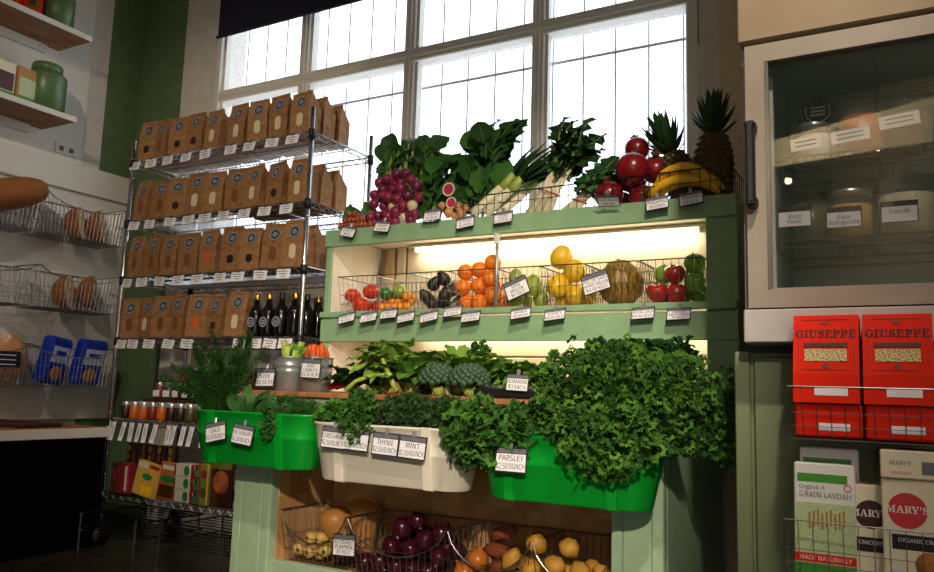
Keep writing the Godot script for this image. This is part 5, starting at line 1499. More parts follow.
# ---------------------------------------------------------------- middle shelf fruit
func basket_fruit() -> void:
	heap.clear()
	var f := 1.294
	for p in [[-2.43, 1.372, -3.13], [-2.325, 1.372, -3.13], [-2.345, 1.326, -3.125], [-2.425, 1.326, -3.19], [-2.33, 1.326, -3.23], [-2.42, 1.326, -3.28]]:
		fruit("tomato", "large red tomato in the first fruit basket", "tomato", "tomato", M.tomato, Vector3(p[0], p[1], p[2]), 0.041, "tomatoes", Vector3(rng.randf_range(-15, 15), rng.randf() * 360, rng.randf_range(-15, 15)), "calyx", M.stem_green)
	settle(Vector3(-2.460, 1.289, -3.345), Vector3(-2.274, 1.7, -3.078))
	fruit("lime", "dark green lime on the kumquats", "lime", "lime", M.lime_dark, Vector3(-2.225, 1.362, -3.13), 0.033, "", Vector3(0, 20, 80), "", null)
	fruit("lime", "bright green lime on the kumquats", "lime", "lime", M.lime, Vector3(-2.148, 1.376, -3.135), 0.034, "", Vector3(10, -10, 75))
	for k in 26:
		var q := k % 9
		fruit("kumquat", "small orange kumquat heaped under the limes", "kumquat", "ball", M.kumquat, Vector3(-2.225 + (q % 5) * 0.036 + rng.randf_range(-0.006, 0.006), 1.313 + 0.024 * (k / 9), -3.105 - (q / 5) * 0.04 - 0.035 * (k / 9)), 0.0175, "kumquats")
	fruit("kumquat", "large kumquat resting against the basket corner", "kumquat", "ball", M.kumquat, Vector3(-2.09, 1.362, -3.12), 0.024, "")
	settle(Vector3(-2.244, 1.289, -3.345), Vector3(-2.060, 1.7, -3.078))
	for p in [[-2.005, 1.352, -3.13], [-1.955, 1.40, -3.14], [-1.90, 1.418, -3.145], [-1.945, 1.338, -3.12], [-1.885, 1.348, -3.13], [-1.865, 1.39, -3.16], [-1.99, 1.338, -3.20], [-1.92, 1.338, -3.21], [-1.87, 1.338, -3.24], [-1.98, 1.338, -3.29]]:
		fruit("avocado", "dark ripe avocado heaped in the third basket", "avocado", "avocado", M.avocado, Vector3(p[0], p[1], p[2]), 0.032, "avocados", Vector3(rng.randf_range(-40, 40), rng.randf() * 360, rng.randf_range(-60, 60)))
	settle(Vector3(-2.030, 1.289, -3.345), Vector3(-1.847, 1.7, -3.078))
	for p in [[-1.79, 1.41], [-1.722, 1.432], [-1.655, 1.482], [-1.785, 1.362], [-1.71, 1.362], [-1.645, 1.41], [-1.64, 1.345], [-1.765, 1.334], [-1.69, 1.334], [-1.77, 1.334, -3.22], [-1.69, 1.335, -3.22], [-1.63, 1.335, -3.23], [-1.73, 1.39, -3.21], [-1.66, 1.40, -3.20], [-1.75, 1.335, -3.30], [-1.66, 1.335, -3.30]]:
		fruit("orange", "bright orange mandarin piled in the fourth basket", "orange", "round", M.orange, Vector3(p[0], p[1], p[2] if p.size() > 2 else -3.135), 0.0385, "oranges", Vector3.INF, "nub", M.stem_green)
	settle(Vector3(-1.817, 1.289, -3.345), Vector3(-1.600, 1.7, -3.078))
	for p in [[-1.54, 1.42, -3.15], [-1.437, 1.395, -3.14], [-1.52, 1.342, -3.135], [-1.435, 1.342, -3.22], [-1.53, 1.342, -3.25]]:
		fruit("green_mango", "green mango in the basket beside the metal upright", "mango", "mango", M.mango, Vector3(p[0], p[1], p[2]), 0.044, "green mangoes", Vector3(rng.randf_range(-10, 10), rng.randf() * 360, rng.randf_range(-20, 20)), "nub", M.stem_brown)
	settle(Vector3(-1.568, 1.289, -3.345), Vector3(-1.390, 1.7, -3.078))
	fruit("orange_mango", "peach coloured mango at the quince basket corner", "mango", "mango", M.turnip, Vector3(-1.36, 1.437, -3.26), 0.034, "")
	for p in [[-1.335, 1.505, -3.15, 0.050], [-1.265, 1.437, -3.14, 0.048], [-1.325, 1.385, -3.13, 0.05], [-1.245, 1.343, -3.14, 0.042], [-1.32, 1.343, -3.20, 0.044], [-1.24, 1.343, -3.25, 0.046], [-1.31, 1.343, -3.29, 0.046]]:
		fruit("quince", "lumpy yellow quince in the sixth basket", "quince", "quince", M.quince, Vector3(p[0], p[1], p[2]), p[3], "quinces", Vector3(rng.randf_range(-20, 20), rng.randf() * 360, rng.randf_range(-20, 20)), "nub", M.stem_brown)
	settle(Vector3(-1.360, 1.289, -3.345), Vector3(-1.186, 1.7, -3.078))
	fruit("melon", "ribbed green and orange melon filling its basket", "melon", "melon", M.melon, Vector3(-1.055, 1.393, -3.19), 0.094, "", Vector3(5, 20, 6), "melon_scar", M.stem_brown)
	fruit("lemon", "yellow lemon behind the striped melon", "lemon", "lime", M.quince, Vector3(-1.125, 1.45, -3.30), 0.032, "", Vector3(0, 0, 70))
	settle(Vector3(-1.156, 1.289, -3.345), Vector3(-0.957, 1.7, -3.078))
	for p in [[-0.875, 1.337, -3.13, "shiny red apple at the basket front"], [-0.815, 1.413, -3.15, "red apple sitting on top of the others"], [-0.79, 1.337, -3.13, "dark red apple low in the apple basket"], [-0.86, 1.337, -3.22, "red apple behind the shiny one"]]:
		fruit("red_apple", p[3], "apple", "apple", M.apple_red, Vector3(p[0], p[1], p[2]), 0.042, "red apples", Vector3(rng.randf_range(-25, 25), rng.randf() * 360, rng.randf_range(-25, 25)), "stem", M.stem_brown)
	for p in [[-0.895, 1.425, -3.23, "green apple behind the red ones"], [-0.722, 1.448, -3.15, "topmost green apple at the basket end"], [-0.722, 1.368, -3.14, "green apple under the topmost green one"], [-0.76, 1.41, -3.23, "green apple in the middle of the basket"], [-0.77, 1.337, -3.24, "green apple at the basket floor"], [-0.72, 1.337, -3.24, "green apple at the rear basket corner"]]:
		fruit("green_apple", p[3], "apple", "apple", M.apple_green, Vector3(p[0], p[1], p[2]), 0.042, "green apples", Vector3(rng.randf_range(-25, 25), rng.randf() * 360, rng.randf_range(-25, 25)), "stem", M.stem_brown)
	settle(Vector3(-0.923, 1.289, -3.345), Vector3(-0.697, 1.7, -3.078))

# ---------------------------------------------------------------- ledge
func ledge_produce() -> void:
	var y := 0.898
	# two zinc buckets
	for k in 2:
		var t := thing("zinc_bucket", ["galvanised bucket holding cut leek tops", "galvanised bucket holding carrots"][k], "bucket", Vector3(-2.385 + k * 0.152, y, -2.66), "galvanised buckets on the ledge")
		var b := MB.new(true)
		b.lathe([Vector2(0, 0), Vector2(0.064, 0), Vector2(0.066, 0.08), Vector2(0.069, 0.085), Vector2(0.066, 0.09), Vector2(0.069, 0.105), Vector2(0.072, 0.11), Vector2(0.069, 0.115), Vector2(0.071, 0.143), Vector2(0.075, 0.146), Vector2(0.068, 0.146), Vector2(0.064, 0.11), Vector2(0, 0.09)], 24)
		part("shell", b.done(), M.zinc, t)
		for s in [-1.0, 1.0]:
			part("ear", bx(Vector3(0.073 * s, 0.125, 0), Vector3(0.006, 0.022, 0.02), 0.002), M.zinc, t)
	var lt := thing("leek_bunch", "bunch of pale leek tops standing in its bucket", "leek tops", Vector3(-2.385, y + 0.10, -2.66))
	for i in 12:
		var a := i * 0.55 - 3.0
		stalks(lt, "stalk", [Vector3(cos(a * 2) * 0.025, 0, sin(a * 2) * 0.025), Vector3(cos(a * 2) * 0.04 + 0.012, 0.075 + 0.02 * (i % 3), sin(a * 2) * 0.04)], [0.011, 0.012], M.celery, 6)
		add_leaf(lt, Vector3(cos(a * 2) * 0.03, 0.05, sin(a * 2) * 0.03), Vector3(0.5 + cos(a) * 0.5, 1, sin(a) * 0.4), Vector3(0, 0.2, 1), 0.07, 0.03, 0.3, 0.05, vary(FRESH, PALE))
	var ct := thing("carrot_bunch", "bunch of stubby orange carrots standing in its bucket", "carrots", Vector3(-2.233, y + 0.10, -2.66))
	for i in 13:
		var a := i * 2.4
		var rr := 0.013 * sqrt(i)
		var o := part("carrot", shape("potato"), M.carrot, ct, Vector3(cos(a) * rr, 0.055 + rng.randf_range(-0.008, 0.016), sin(a) * rr), Vector3(rng.randf_range(-20, 20), 0, 90))
		o.scale = Vector3(0.03, 0.018, 0.018) * (1.5 if i == 7 else 1.0)
	var j := thing("yellow_jar", "small yellow labelled jar behind the leek price card", "jar", Vector3(-2.49, y, -2.72))
	var b := MB.new(true)
	b.lathe([Vector2(0, 0), Vector2(0.034, 0), Vector2(0.036, 0.1), Vector2(0.028, 0.115), Vector2(0, 0.115)], 14)
	part("glass", b.done(), M.spice_orange, j)
	b = MB.new(true)
	b.lathe([Vector2(0.031, 0.112), Vector2(0.031, 0.135), Vector2(0, 0.135)], 14)
	part("lid", b.done(), M.pack_red, j)
	part("label", bx(Vector3(0.0, 0.065, 0.034), Vector3(0.045, 0.055, 0.006), 0.001), M.pack_yellow, j)
	# rhubarb
	var t := thing("rhubarb_bunch", "red rhubarb stalks leaning beside the carrot bucket", "rhubarb", Vector3(-2.16, y, -2.69))
	for i in 4:
		stalks(t, "stalk", [Vector3(-0.03 + i * 0.022, 0.014 + 0.004 * i, 0.02 * (i % 2)), Vector3(0.07 + i * 0.02, 0.07 - 0.008 * i, 0.0), Vector3(0.15 + i * 0.02, 0.135 - 0.018 * i, -0.02)], [0.013, 0.012, 0.010], M.rhubarb, 7)
	# leafy heads on the ledge: position, kind
	leafy_head("celery_bunch", "celery bunch with pale yellow leaves leaning on the ledge", "celery", Vector3(-1.96, y, -2.74), 58, 0.15, 0.09, 0.22, FRESH, YELLOWISH, 0.11, M.celery, Vector3(0.06, 0, 0))
	leafy_head("celery_bunch", "celery bunch with light leaves standing beside the romaine", "celery", Vector3(-1.82, y, -2.78), 46, 0.14, 0.085, 0.22, FRESH, YELLOWISH, 0.10, M.celery, Vector3(-0.02, 0, 0))
	leafy_head("lettuce_head", "dark green leafy head beside the rhubarb", "lettuce", Vector3(-2.04, y, -2.67), 22, 0.12, 0.085, 0.2, DEEP, MID, 0.03, M.stem_green, Vector3.ZERO)
	leafy_head("romaine_head", "upright green romaine head with pale ribs", "lettuce", Vector3(-1.76, y, -2.68), 30, 0.15, 0.075, 0.14, MID, PALE, 0.06, M.celery, Vector3(0.02, 0, 0))
	leafy_head("red_lettuce", "dark red green lettuce behind the celery", "lettuce", Vector3(-1.83, y, -2.90), 22, 0.15, 0.10, 0.25, Color(0.05, 0.05, 0.018), DEEP, 0.10, M.stem_green, Vector3.ZERO)
	leafy_head("endive_head", "frilly yellow green endive behind the broccoli heads", "endive", Vector3(-1.60, y, -2.80), 70, 0.18, 0.055, 0.3, FRESH, YELLOWISH, 0.085, M.celery, Vector3.ZERO)
	leafy_head("frisee_head", "frilly bright lettuce behind the black tray", "lettuce", Vector3(-1.30, y, -2.80), 56, 0.145, 0.075, 0.3, FRESH, PALE, 0.05, M.celery, Vector3.ZERO)
	leafy_head("frisee_head", "pale frilly lettuce between endive and carrots", "lettuce", Vector3(-1.44, y, -2.86), 50, 0.15, 0.065, 0.3, MID, PALE, 0.05, M.celery, Vector3.ZERO)
	# bent celery stalk over the edge
	t = thing("celery_stalk", "single pale celery stalk bent across the ledge", "celery", Vector3(-1.92, y, -2.585))
	stalks(t, "stalk", [Vector3(-0.08, 0.01, 0.02), Vector3(-0.04, 0.05, 0.0), Vector3(0.04, 0.075, -0.01), Vector3(0.12, 0.08, -0.02)], [0.009, 0.009, 0.008, 0.007], M.celery, 7)
	stalks(t, "rib", [Vector3(0.16, 0.012, 0), Vector3(0.11, 0.08, -0.01), Vector3(0.07, 0.14, -0.02)], [0.013, 0.012, 0.009], M.celery, 7)
	for x in [-1.60, -1.462]:
		t = thing("broccoli_head", "dark blue green broccoli dome beside the romaine" if x < -1.5 else "dark blue green broccoli dome beside the black tray", "broccoli", Vector3(x, y + 0.062, -2.63), "broccoli heads on the ledge")
		var fb := MB.new(true)
		for i in 90:
			var u := 1.0 - (i + 0.5) / 90.0 * 1.25
			var q := sqrt(maxf(0.0, 1.0 - u * u))
			fb.xf = Transform3D(Basis.IDENTITY, Vector3(cos(i * 2.39996) * q * 0.074, u * 0.055, sin(i * 2.39996) * q * 0.06))
			fb.blob(Vector3(1, 0.9, 1) * rng.randf_range(0.012, 0.017), 5, 7, 0.2, i, 4.0)
		part("florets", fb.done(), M.cabbage, t)
		stalks(t, "stem", [Vector3(0, -0.06, -0.02), Vector3(0, -0.02, 0)], [0.022, 0.03], M.celery, 8)
	herb("curly_sprig", "tuft of dark curly parsley rising behind the broccoli", Vector3(-1.545, y, -2.86), Vector3(0, 0.175, 0), Vector3(0.045, 0.05, 0.04), 170, 0.018, 0.016, DARK, MID)
	# black tray under film
	t = thing("black_tray", "black produce tray wrapped in shiny film on the ledge", "tray", Vector3(-1.27, y, -2.63))
	part("tray", bx(Vector3(0, 0.018, 0), Vector3(0.27, 0.034, 0.15), 0.008), M.black, t)
	b = MB.new(true)
	b.xf = Transform3D(Basis.IDENTITY, Vector3(0, 0.035, 0))
	b.blob(Vector3(0.125, 0.018, 0.07), 8, 20, 0.2, 4, 5.0)
	part("film", b.done(), M.bag_film, t)
	for k in 4:
		fruit("pink_potato", "pinkish potato beside the black tray", "potato", "potato", M.turnip, Vector3(-1.07 + 0.05 * (k % 2), y + 0.022 + 0.035 * (k / 2), -2.66 - 0.03 * (k / 2)), 0.024, "pinkish potatoes")
	heap.clear()
	# curly kale behind the parsley
	for x in [-1.0, -0.86, -0.74]:
		herb("curly_kale", "dark curly kale behind the parsley", Vector3(x, y, -2.82), Vector3(0, 0.135, 0), Vector3(0.10, 0.09, 0.08), 420, 0.026, 0.026, DARK * 0.7, DEEP, "curly kale bunches")

func leafy_head(called: String, label: String, cat: String, at: Vector3, n: int, L: float, W: float, ruffle: float, ca: Color, cb: Color, lift: float, rib: Material, lean: Vector3) -> void:
	var t := thing(called, label, cat, at)
	var b := MB.new(true)
	b.lathe([Vector2(0, 0), Vector2(0.02, 0.002), Vector2(0.03, 0.02), Vector2(0.02, 0.05), Vector2(0, 0.06)], 10)
	part("heart", b.done(), rib, t)
	if lift > 0.08:
		for i in 7:
			var a := TAU * i / 7.0
			stalks(t, "stalk", [Vector3(cos(a) * 0.025, 0.005, sin(a) * 0.02), Vector3(cos(a) * 0.045, lift * 0.7, sin(a) * 0.03) + lean, Vector3(cos(a) * 0.08, lift * 1.2, sin(a) * 0.05) + lean], [0.010, 0.009, 0.006], rib, 6)
	for i in n:
		var a := i * 2.39996
		var u := float(i) / n
		var d := Vector3(cos(a) * (1.1 - u * 0.8), 0.45 + u, sin(a) * (1.1 - u * 0.8)).normalized()
		var p := Vector3(cos(a) * 0.02, 0.01 + lift * rng.randf_range(0.4, 1.0), sin(a) * 0.02) + lean * (0.3 + u)
		add_leaf(t, p, d, Vector3(-cos(a), 0.8, -sin(a)), L * rng.randf_range(0.75, 1.1), W * rng.randf_range(0.8, 1.2), 0.3 + 0.5 * rng.randf(), ruffle, vary(ca, cb), (cb * 1.3) if W > 0.07 else Color(0, 0, 0, 0), false, 8, 6, 1.15)

# ---------------------------------------------------------------- planters
func stadium(L: float, r: float, n := 8) -> Array:
	var o := []
	for k in n + 1: o.append(Vector2(L / 2 - r + cos(-PI / 2 + PI * k / n) * r, sin(-PI / 2 + PI * k / n) * r))
	for k in n + 1: o.append(Vector2(-L / 2 + r + cos(PI / 2 + PI * k / n) * r, sin(PI / 2 + PI * k / n) * r))
	return o

func planter(label: String, at: Vector3, L: float, m: Material) -> void:
	var t := thing("trough_planter", label, "planter", at)
	var h := 0.212
	# (height, half depth, length) from foot to rim and down inside
	var lv := [[0.0, 0.070, L - 0.10], [0.006, 0.075, L - 0.09], [0.112, 0.090, L - 0.045], [0.116, 0.0935, L - 0.038], [0.121, 0.0925, L - 0.040], [h - 0.012, 0.1, L - 0.010], [h - 0.008, 0.106, L], [h, 0.106, L], [h, 0.098, L - 0.016], [h - 0.05, 0.092, L - 0.03]]
	var b := MB.new(true)
	var rings := []
	for l in lv:
		var ring := []
		for p in stadium(l[2], l[1], 10): ring.append(Vector3(p.x, l[0], -p.y))
		rings.append(ring)
	for i in rings.size() - 1:
		for k in rings[0].size():
			var k2: int = (k + 1) % rings[0].size()
			b.quad(rings[i][k], rings[i + 1][k], rings[i + 1][k2], rings[i][k2])
	b.smooth(false)
	for k in rings[0].size(): b.tri(Vector3.ZERO, rings[0][k], rings[0][(k + 1) % rings[0].size()])
	part("shell", b.done(), m, t)
	b = MB.new()
	for k in rings[9].size(): b.tri(Vector3(0, h - 0.05, 0), rings[9][(k + 1) % rings[9].size()], rings[9][k])
	part("soil", b.done(), M.soil, t)
	for x in [-L * 0.27, L * 0.27]:
		b = MB.new()
		var q := [Vector3(x, h + 0.002, 0.111), Vector3(x, 0.118, 0.100), Vector3(x, 0.0, 0.083), Vector3(x, -0.006, 0.06)]
		for i in 3:
			var dx := Vector3(0.016, 0, 0)
			b.quad(q[i] - dx, q[i] + dx, q[i + 1] + dx, q[i + 1] - dx)
			for s in [-1.0, 1.0]: b.quad(q[i] + dx * s, q[i + 1] + dx * s, q[i + 1] + dx * s - Vector3(0, 0, 0.012), q[i] + dx * s - Vector3(0, 0, 0.012))
		part("strap", b.done(), m, t)
	for x in [-L * 0.3, L * 0.3]:
		b = MB.new()
		b.span(Vector3(x - 0.02, h - 0.03, -0.125), Vector3(x + 0.02, h + 0.004, -0.10))
		part("hook", b.done(), m, t)

func planters() -> void:
	planter("bright green metal planter holding rosemary and sage", Vector3(-2.322, 0.600, -2.438), 0.672, M.planter_green)
	planter("cream white metal planter between two green ones", Vector3(-1.655, 0.578, -2.438), 0.715, M.planter_white)
	planter("bright green metal planter overflowing with parsley", Vector3(-0.976, 0.576, -2.438), 0.64, M.planter_green)
	var y := 0.745
	# rosemary
	var list := []
	for k in 62:
		var a := rng.randf_range(-1.15, 0.6)
		var l := rng.randf_range(0.22, 0.42)
		list.append([Vector3(rng.randf_range(-0.08, 0.08), 0, rng.randf_range(-0.04, 0.05)), Vector3(sin(a) * l * 0.8, cos(a) * l, rng.randf_range(-0.08, 0.12))])
	sprigs("rosemary_bunch", "tall rosemary sprigs rising from the green planter end", Vector3(-2.52, y + 0.0, -2.43), list, 0.032, DARK, MID, 0.0065)
	var t := thing("sage_bunch", "broad leaved sage bunch wrapped in shiny film", "herb", Vector3(-2.36, y, -2.42))
	for i in 34:
		var a := rng.randf_range(-0.7, 0.7)
		var h0 := rng.randf_range(0.02, 0.09)
		add_leaf(t, Vector3(a * 0.07, h0, rng.randf_range(-0.04, 0.05)), Vector3(sin(a), 0.8, rng.randf_range(-0.1, 0.6)), Vector3(rng.randf_range(-0.6, 0.6), 0.4, 1), rng.randf_range(0.07, 0.11), rng.randf_range(0.03, 0.042), 0.3, 0.04, vary(DEEP, MID), Color(0, 0, 0, 0), false, 5, 2)
	var b := MB.new(true)
	b.lathe([Vector2(0.03, 0.0), Vector2(0.05, 0.06), Vector2(0.065, 0.11), Vector2(0.07, 0.14)], 12, 5, 0.08)
	part("film", b.done(), M.bag_film, t)
	herb("dill_bunch", "low feathery dark dill in the green planter", Vector3(-2.14, y, -2.43), Vector3(0, 0.075, 0.01), Vector3(0.14, 0.055, 0.09), 900, 0.026, 0.004, DARK, MID, "", 3)
	herb("hanging_sprig", "small sprig hanging over the green planter rim", Vector3(-2.17, y, -2.40), Vector3(0, 0.03, 0.085), Vector3(0.03, 0.06, 0.015), 60, 0.022, 0.016, DEEP, MID, "", 3)
	# white planter
	herb("oregano_bunch", "light green oregano at the white planter end", Vector3(-1.92, y, -2.43), Vector3(0, 0.07, 0.0), Vector3(0.10, 0.05, 0.085), 420, 0.024, 0.015, MID, FRESH, "", 3)
	herb("thyme_bunch", "trailing thyme hanging over the white planter rim", Vector3(-1.76, y, -2.41), Vector3(0, 0.06, 0.045), Vector3(0.075, 0.11, 0.085), 900, 0.017, 0.010, DEEP, FRESH * 0.8, "", 3)
	herb("winter_savory", "dark fine leaved herb filling the white planter middle", Vector3(-1.60, y, -2.43), Vector3(0, 0.09, 0.0), Vector3(0.13, 0.07, 0.10), 1300, 0.018, 0.007, Color(0.022, 0.05, 0.018), Color(0.05, 0.10, 0.03), "", 3)
	herb("winter_savory", "dark wiry herb at the white planter end beside coriander", Vector3(-1.43, y, -2.43), Vector3(0, 0.085, 0.0), Vector3(0.10, 0.065, 0.095), 900, 0.018, 0.008, Color(0.022, 0.05, 0.018), Color(0.05, 0.10, 0.03), "", 3)
	# coriander and parsley
	herb("coriander_bunch", "round leaved coriander drooping between the white and green planters", Vector3(-1.22, y, -2.40), Vector3(-0.05, 0.035, 0.05), Vector3(0.12, 0.115, 0.085), 400, 0.027, 0.017, DEEP, FRESH, "", 9, 0.06, 0.25)
	herb("coriander_bunch", "coriander bunch standing above the parsley price card", Vector3(-1.10, y, -2.42), Vector3(0.0, 0.055, 0.02), Vector3(0.11, 0.085, 0.09), 360, 0.027, 0.017, DEEP, FRESH * 0.8, "", 9, 0.06, 0.25)
	var pn := ["flat parsley bunch nearest the coriander", "tallest parsley bunch at the planter middle", "parsley bunch hanging over the front planter rim", "parsley bunch bulging over the planter end", "straggling parsley stems reaching towards the fridge cabinet"]
	var ps := [[Vector3(-0.94, y, -2.42), Vector3(0, 0.16, 0.03), Vector3(0.135, 0.16, 0.13), 860], [Vector3(-0.80, y, -2.43), Vector3(0, 0.20, 0.02), Vector3(0.17, 0.14, 0.14), 920], [Vector3(-0.80, y, -2.39), Vector3(0, 0.06, 0.085), Vector3(0.17, 0.135, 0.09), 660], [Vector3(-0.68, y, -2.42), Vector3(0.06, 0.16, 0.03), Vector3(0.14, 0.15, 0.12), 660], [Vector3(-0.62, y, -2.42), Vector3(0.17, 0.13, 0.05), Vector3(0.11, 0.14, 0.09), 340]]
	for k in 5:
		herb("parsley_bunch", pn[k], ps[k][0], ps[k][1], ps[k][2], ps[k][3], 0.0235, 0.0098, DARK, Color(0.085, 0.21, 0.022), "parsley bunches", 9, 0.05, 0.05)

# ---------------------------------------------------------------- bin under the planters
func bin_produce() -> void:
	var f := 0.192
	var bk := [[-2.335, -1.995, "parsnips and butternut squash"], [-1.985, -1.53, "red onions"], [-1.52, -1.185, "brown onions and sweet potatoes"], [-1.175, -0.885, "yellow potatoes"]]
	for q in bk:
		wire_basket("bin_basket", "dark wire basket holding %s in the bin" % q[2], Vector3((q[0] + q[1]) / 2, f, -2.755), q[1] - q[0], 0.21, 0.30, "wire baskets in the bin", 0.0, 0.02, 0.12, 0.0014, M.wire)
	for p in [[-2.28, 0.235, -2.66], [-2.225, 0.232, -2.655], [-2.165, 0.235, -2.65], [-2.25, 0.285, -2.68], [-2.19, 0.287, -2.67], [-2.125, 0.25, -2.64]]:
		var o := fruit("parsnip", "pale parsnip piled beside the butternut squash", "parsnip", "parsnip", M.parsnip, Vector3(p[0], p[1], p[2]), 0.026, "parsnips", Vector3(-82 + rng.randf_range(-8, 8), rng.randf_range(-25, 25), 0))
		var b := MB.new()
		b.lathe([Vector2(0, -0.11), Vector2(0.32, -0.10), Vector2(0.30, -0.02), Vector2(0, -0.02)], 10)
		part("crown_end", b.done(), M.stem_brown, o)
	fruit("butternut_squash", "upright butternut squash with its round end up", "squash", "squash", M.squash, Vector3(-2.115, 0.335, -2.71), 0.070, "", Vector3(8, 0, 196), "squash_stem", M.stem_brown)
	fruit("butternut_squash", "butternut squash lying behind its price card", "squash", "squash", M.squash, Vector3(-2.062, 0.345, -2.815), 0.084, "", Vector3(-8, 0, -170), "squash_stem", M.stem_brown)
	heap.clear()
	var on := [[-1.745, 0.358, 0.046], [-1.68, 0.392, 0.037], [-1.622, 0.36, 0.041], [-1.56, 0.362, 0.040], [-1.80, 0.265, 0.042], [-1.707, 0.293, 0.040], [-1.72, 0.232, 0.038], [-1.60, 0.29, 0.04], [-1.86, 0.236, 0.042], [-1.65, 0.232, 0.038], [-1.79, 0.232, 0.038], [-1.92, 0.232, 0.038]]
	for p in on:
		fruit("red_onion", "shiny dark red onion in the heaped basket", "onion", "onion", M.onion_red, Vector3(p[0], p[1], -2.665 - 0.0 * p[2]), p[2], "red onions", Vector3(rng.randf_range(-50, 50), rng.randf() * 360, rng.randf_range(-50, 50)), "roots", M.rind)
	for p in [[-1.72, 0.34, -2.78], [-1.63, 0.34, -2.79], [-1.80, 0.32, -2.78], [-1.66, 0.235, -2.80], [-1.76, 0.235, -2.82], [-1.86, 0.235, -2.78], [-1.58, 0.3, -2.79]]:
		fruit("red_onion", "red onion at the back of the heaped basket", "onion", "onion", M.onion_red, Vector3(p[0], p[1], p[2]), 0.042, "rear red onions", Vector3.INF, "roots", M.rind)
	settle(Vector3(-1.973, 0.196, -2.90), Vector3(-1.542, 0.6, -2.605))
	for p in [[-1.475, 0.275, -2.615, 0.042, "brown onion beside the red onion basket"], [-1.44, 0.292, -2.64, 0.040, "pale brown onion beside the wire handle"], [-1.40, 0.232, -2.65, 0.038, "brown onion on the basket floor"], [-1.47, 0.235, -2.72, 0.038, "brown onion low behind the pale one"]]:
		fruit("brown_onion", p[4], "onion", "onion", M.onion_brown, Vector3(p[0], p[1], p[2]), p[3], "brown onions", Vector3(rng.randf_range(-40, 40), rng.randf() * 360, rng.randf_range(-40, 40)), "roots", M.rind)
	for p in [[-1.355, 0.385, -2.72, 0.034, "knobbly orange sweet potato on top"], [-1.37, 0.335, -2.70, 0.036, "sweet potato under the topmost one"], [-1.33, 0.28, -2.72, 0.036, "sweet potato in the middle of the heap"], [-1.38, 0.235, -2.78, 0.036, "sweet potato at the basket floor"]]:
		fruit("sweet_potato", p[4], "sweet potato", "sweet", M.sweet_potato, Vector3(p[0], p[1], p[2]), p[3], "sweet potatoes", Vector3(0, rng.randf_range(-25, 25), rng.randf_range(-15, 25)))
	settle(Vector3(-1.508, 0.196, -2.90), Vector3(-1.312, 0.6, -2.605))
	for p in [[-1.312, 0.292], [-1.222, 0.308], [-1.185, 0.352], [-1.12, 0.334], [-1.05, 0.372], [-1.02, 0.325], [-1.27, 0.235], [-1.16, 0.25], [-1.07, 0.25], [-0.97, 0.25], [-1.10, 0.30, -2.74], [-1.00, 0.30, -2.74], [-0.95, 0.30, -2.68], [-1.2, 0.24, -2.75], [-1.06, 0.235, -2.78], [-0.95, 0.235, -2.78]]:
		fruit("potato", "yellow potato heaped in the bin below the parsley planter", "potato", "potato", M.potato, Vector3(p[0], p[1], p[2] if p.size() > 2 else -2.65), 0.038, "yellow potatoes", Vector3(rng.randf_range(-20, 20), rng.randf() * 360, rng.randf_range(-50, 50)))
	settle(Vector3(-1.318, 0.196, -2.90), Vector3(-0.897, 0.6, -2.605))
	solo("cardboard_sheet", "cardboard sheet standing behind the potatoes", "cardboard", bx(Vector3(0, 0.1, 0), Vector3(0.36, 0.2, 0.006), 0.001), M.cardboard, Vector3(-1.15, 0.20, -2.925), "", Vector3(-3, 0, -1.5))

# ---------------------------------------------------------------- price cards
func price_card(label: String, words: String, at: Vector3, turn: Vector3, w := 0.092, h := 0.058) -> void:
	var t := thing("price_card", label, "price card", at, "", turn)
	part("card", bx(Vector3.ZERO, Vector3(w, h, 0.002)), M.ink, t)
	part("paper_face", bx(Vector3(0, -h * 0.10, 0.001), Vector3(w * 0.93, h * 0.68, 0.0008)), M.paper, t)
	part("header", bx(Vector3(0, h * 0.36, 0.001), Vector3(w * 0.93, h * 0.18, 0.0008)), M.card_head, t)
	var lines := words.split("|")
	var n := lines.size()
	for k in n:
		var s := h * (0.22 if n < 3 else 0.17)
		var tm := text_mesh(lines[k], s)
		var o := part("lettering", tm, M.ink, t, Vector3(0, h * (0.07 - 0.32 * k) if n < 3 else h * (0.13 - 0.215 * k), 0.0016), Vector3(0, 0, rng.randf_range(-2, 2)))
		var wide := tm.get_aabb().size.x
		if wide > w * 0.88: o.scale.x = w * 0.88 / wide
	part("clip", bx(Vector3(0, h * 0.5 + 0.006, 0.0), Vector3(0.014, 0.022, 0.007), 0.002), M.zinc, t)

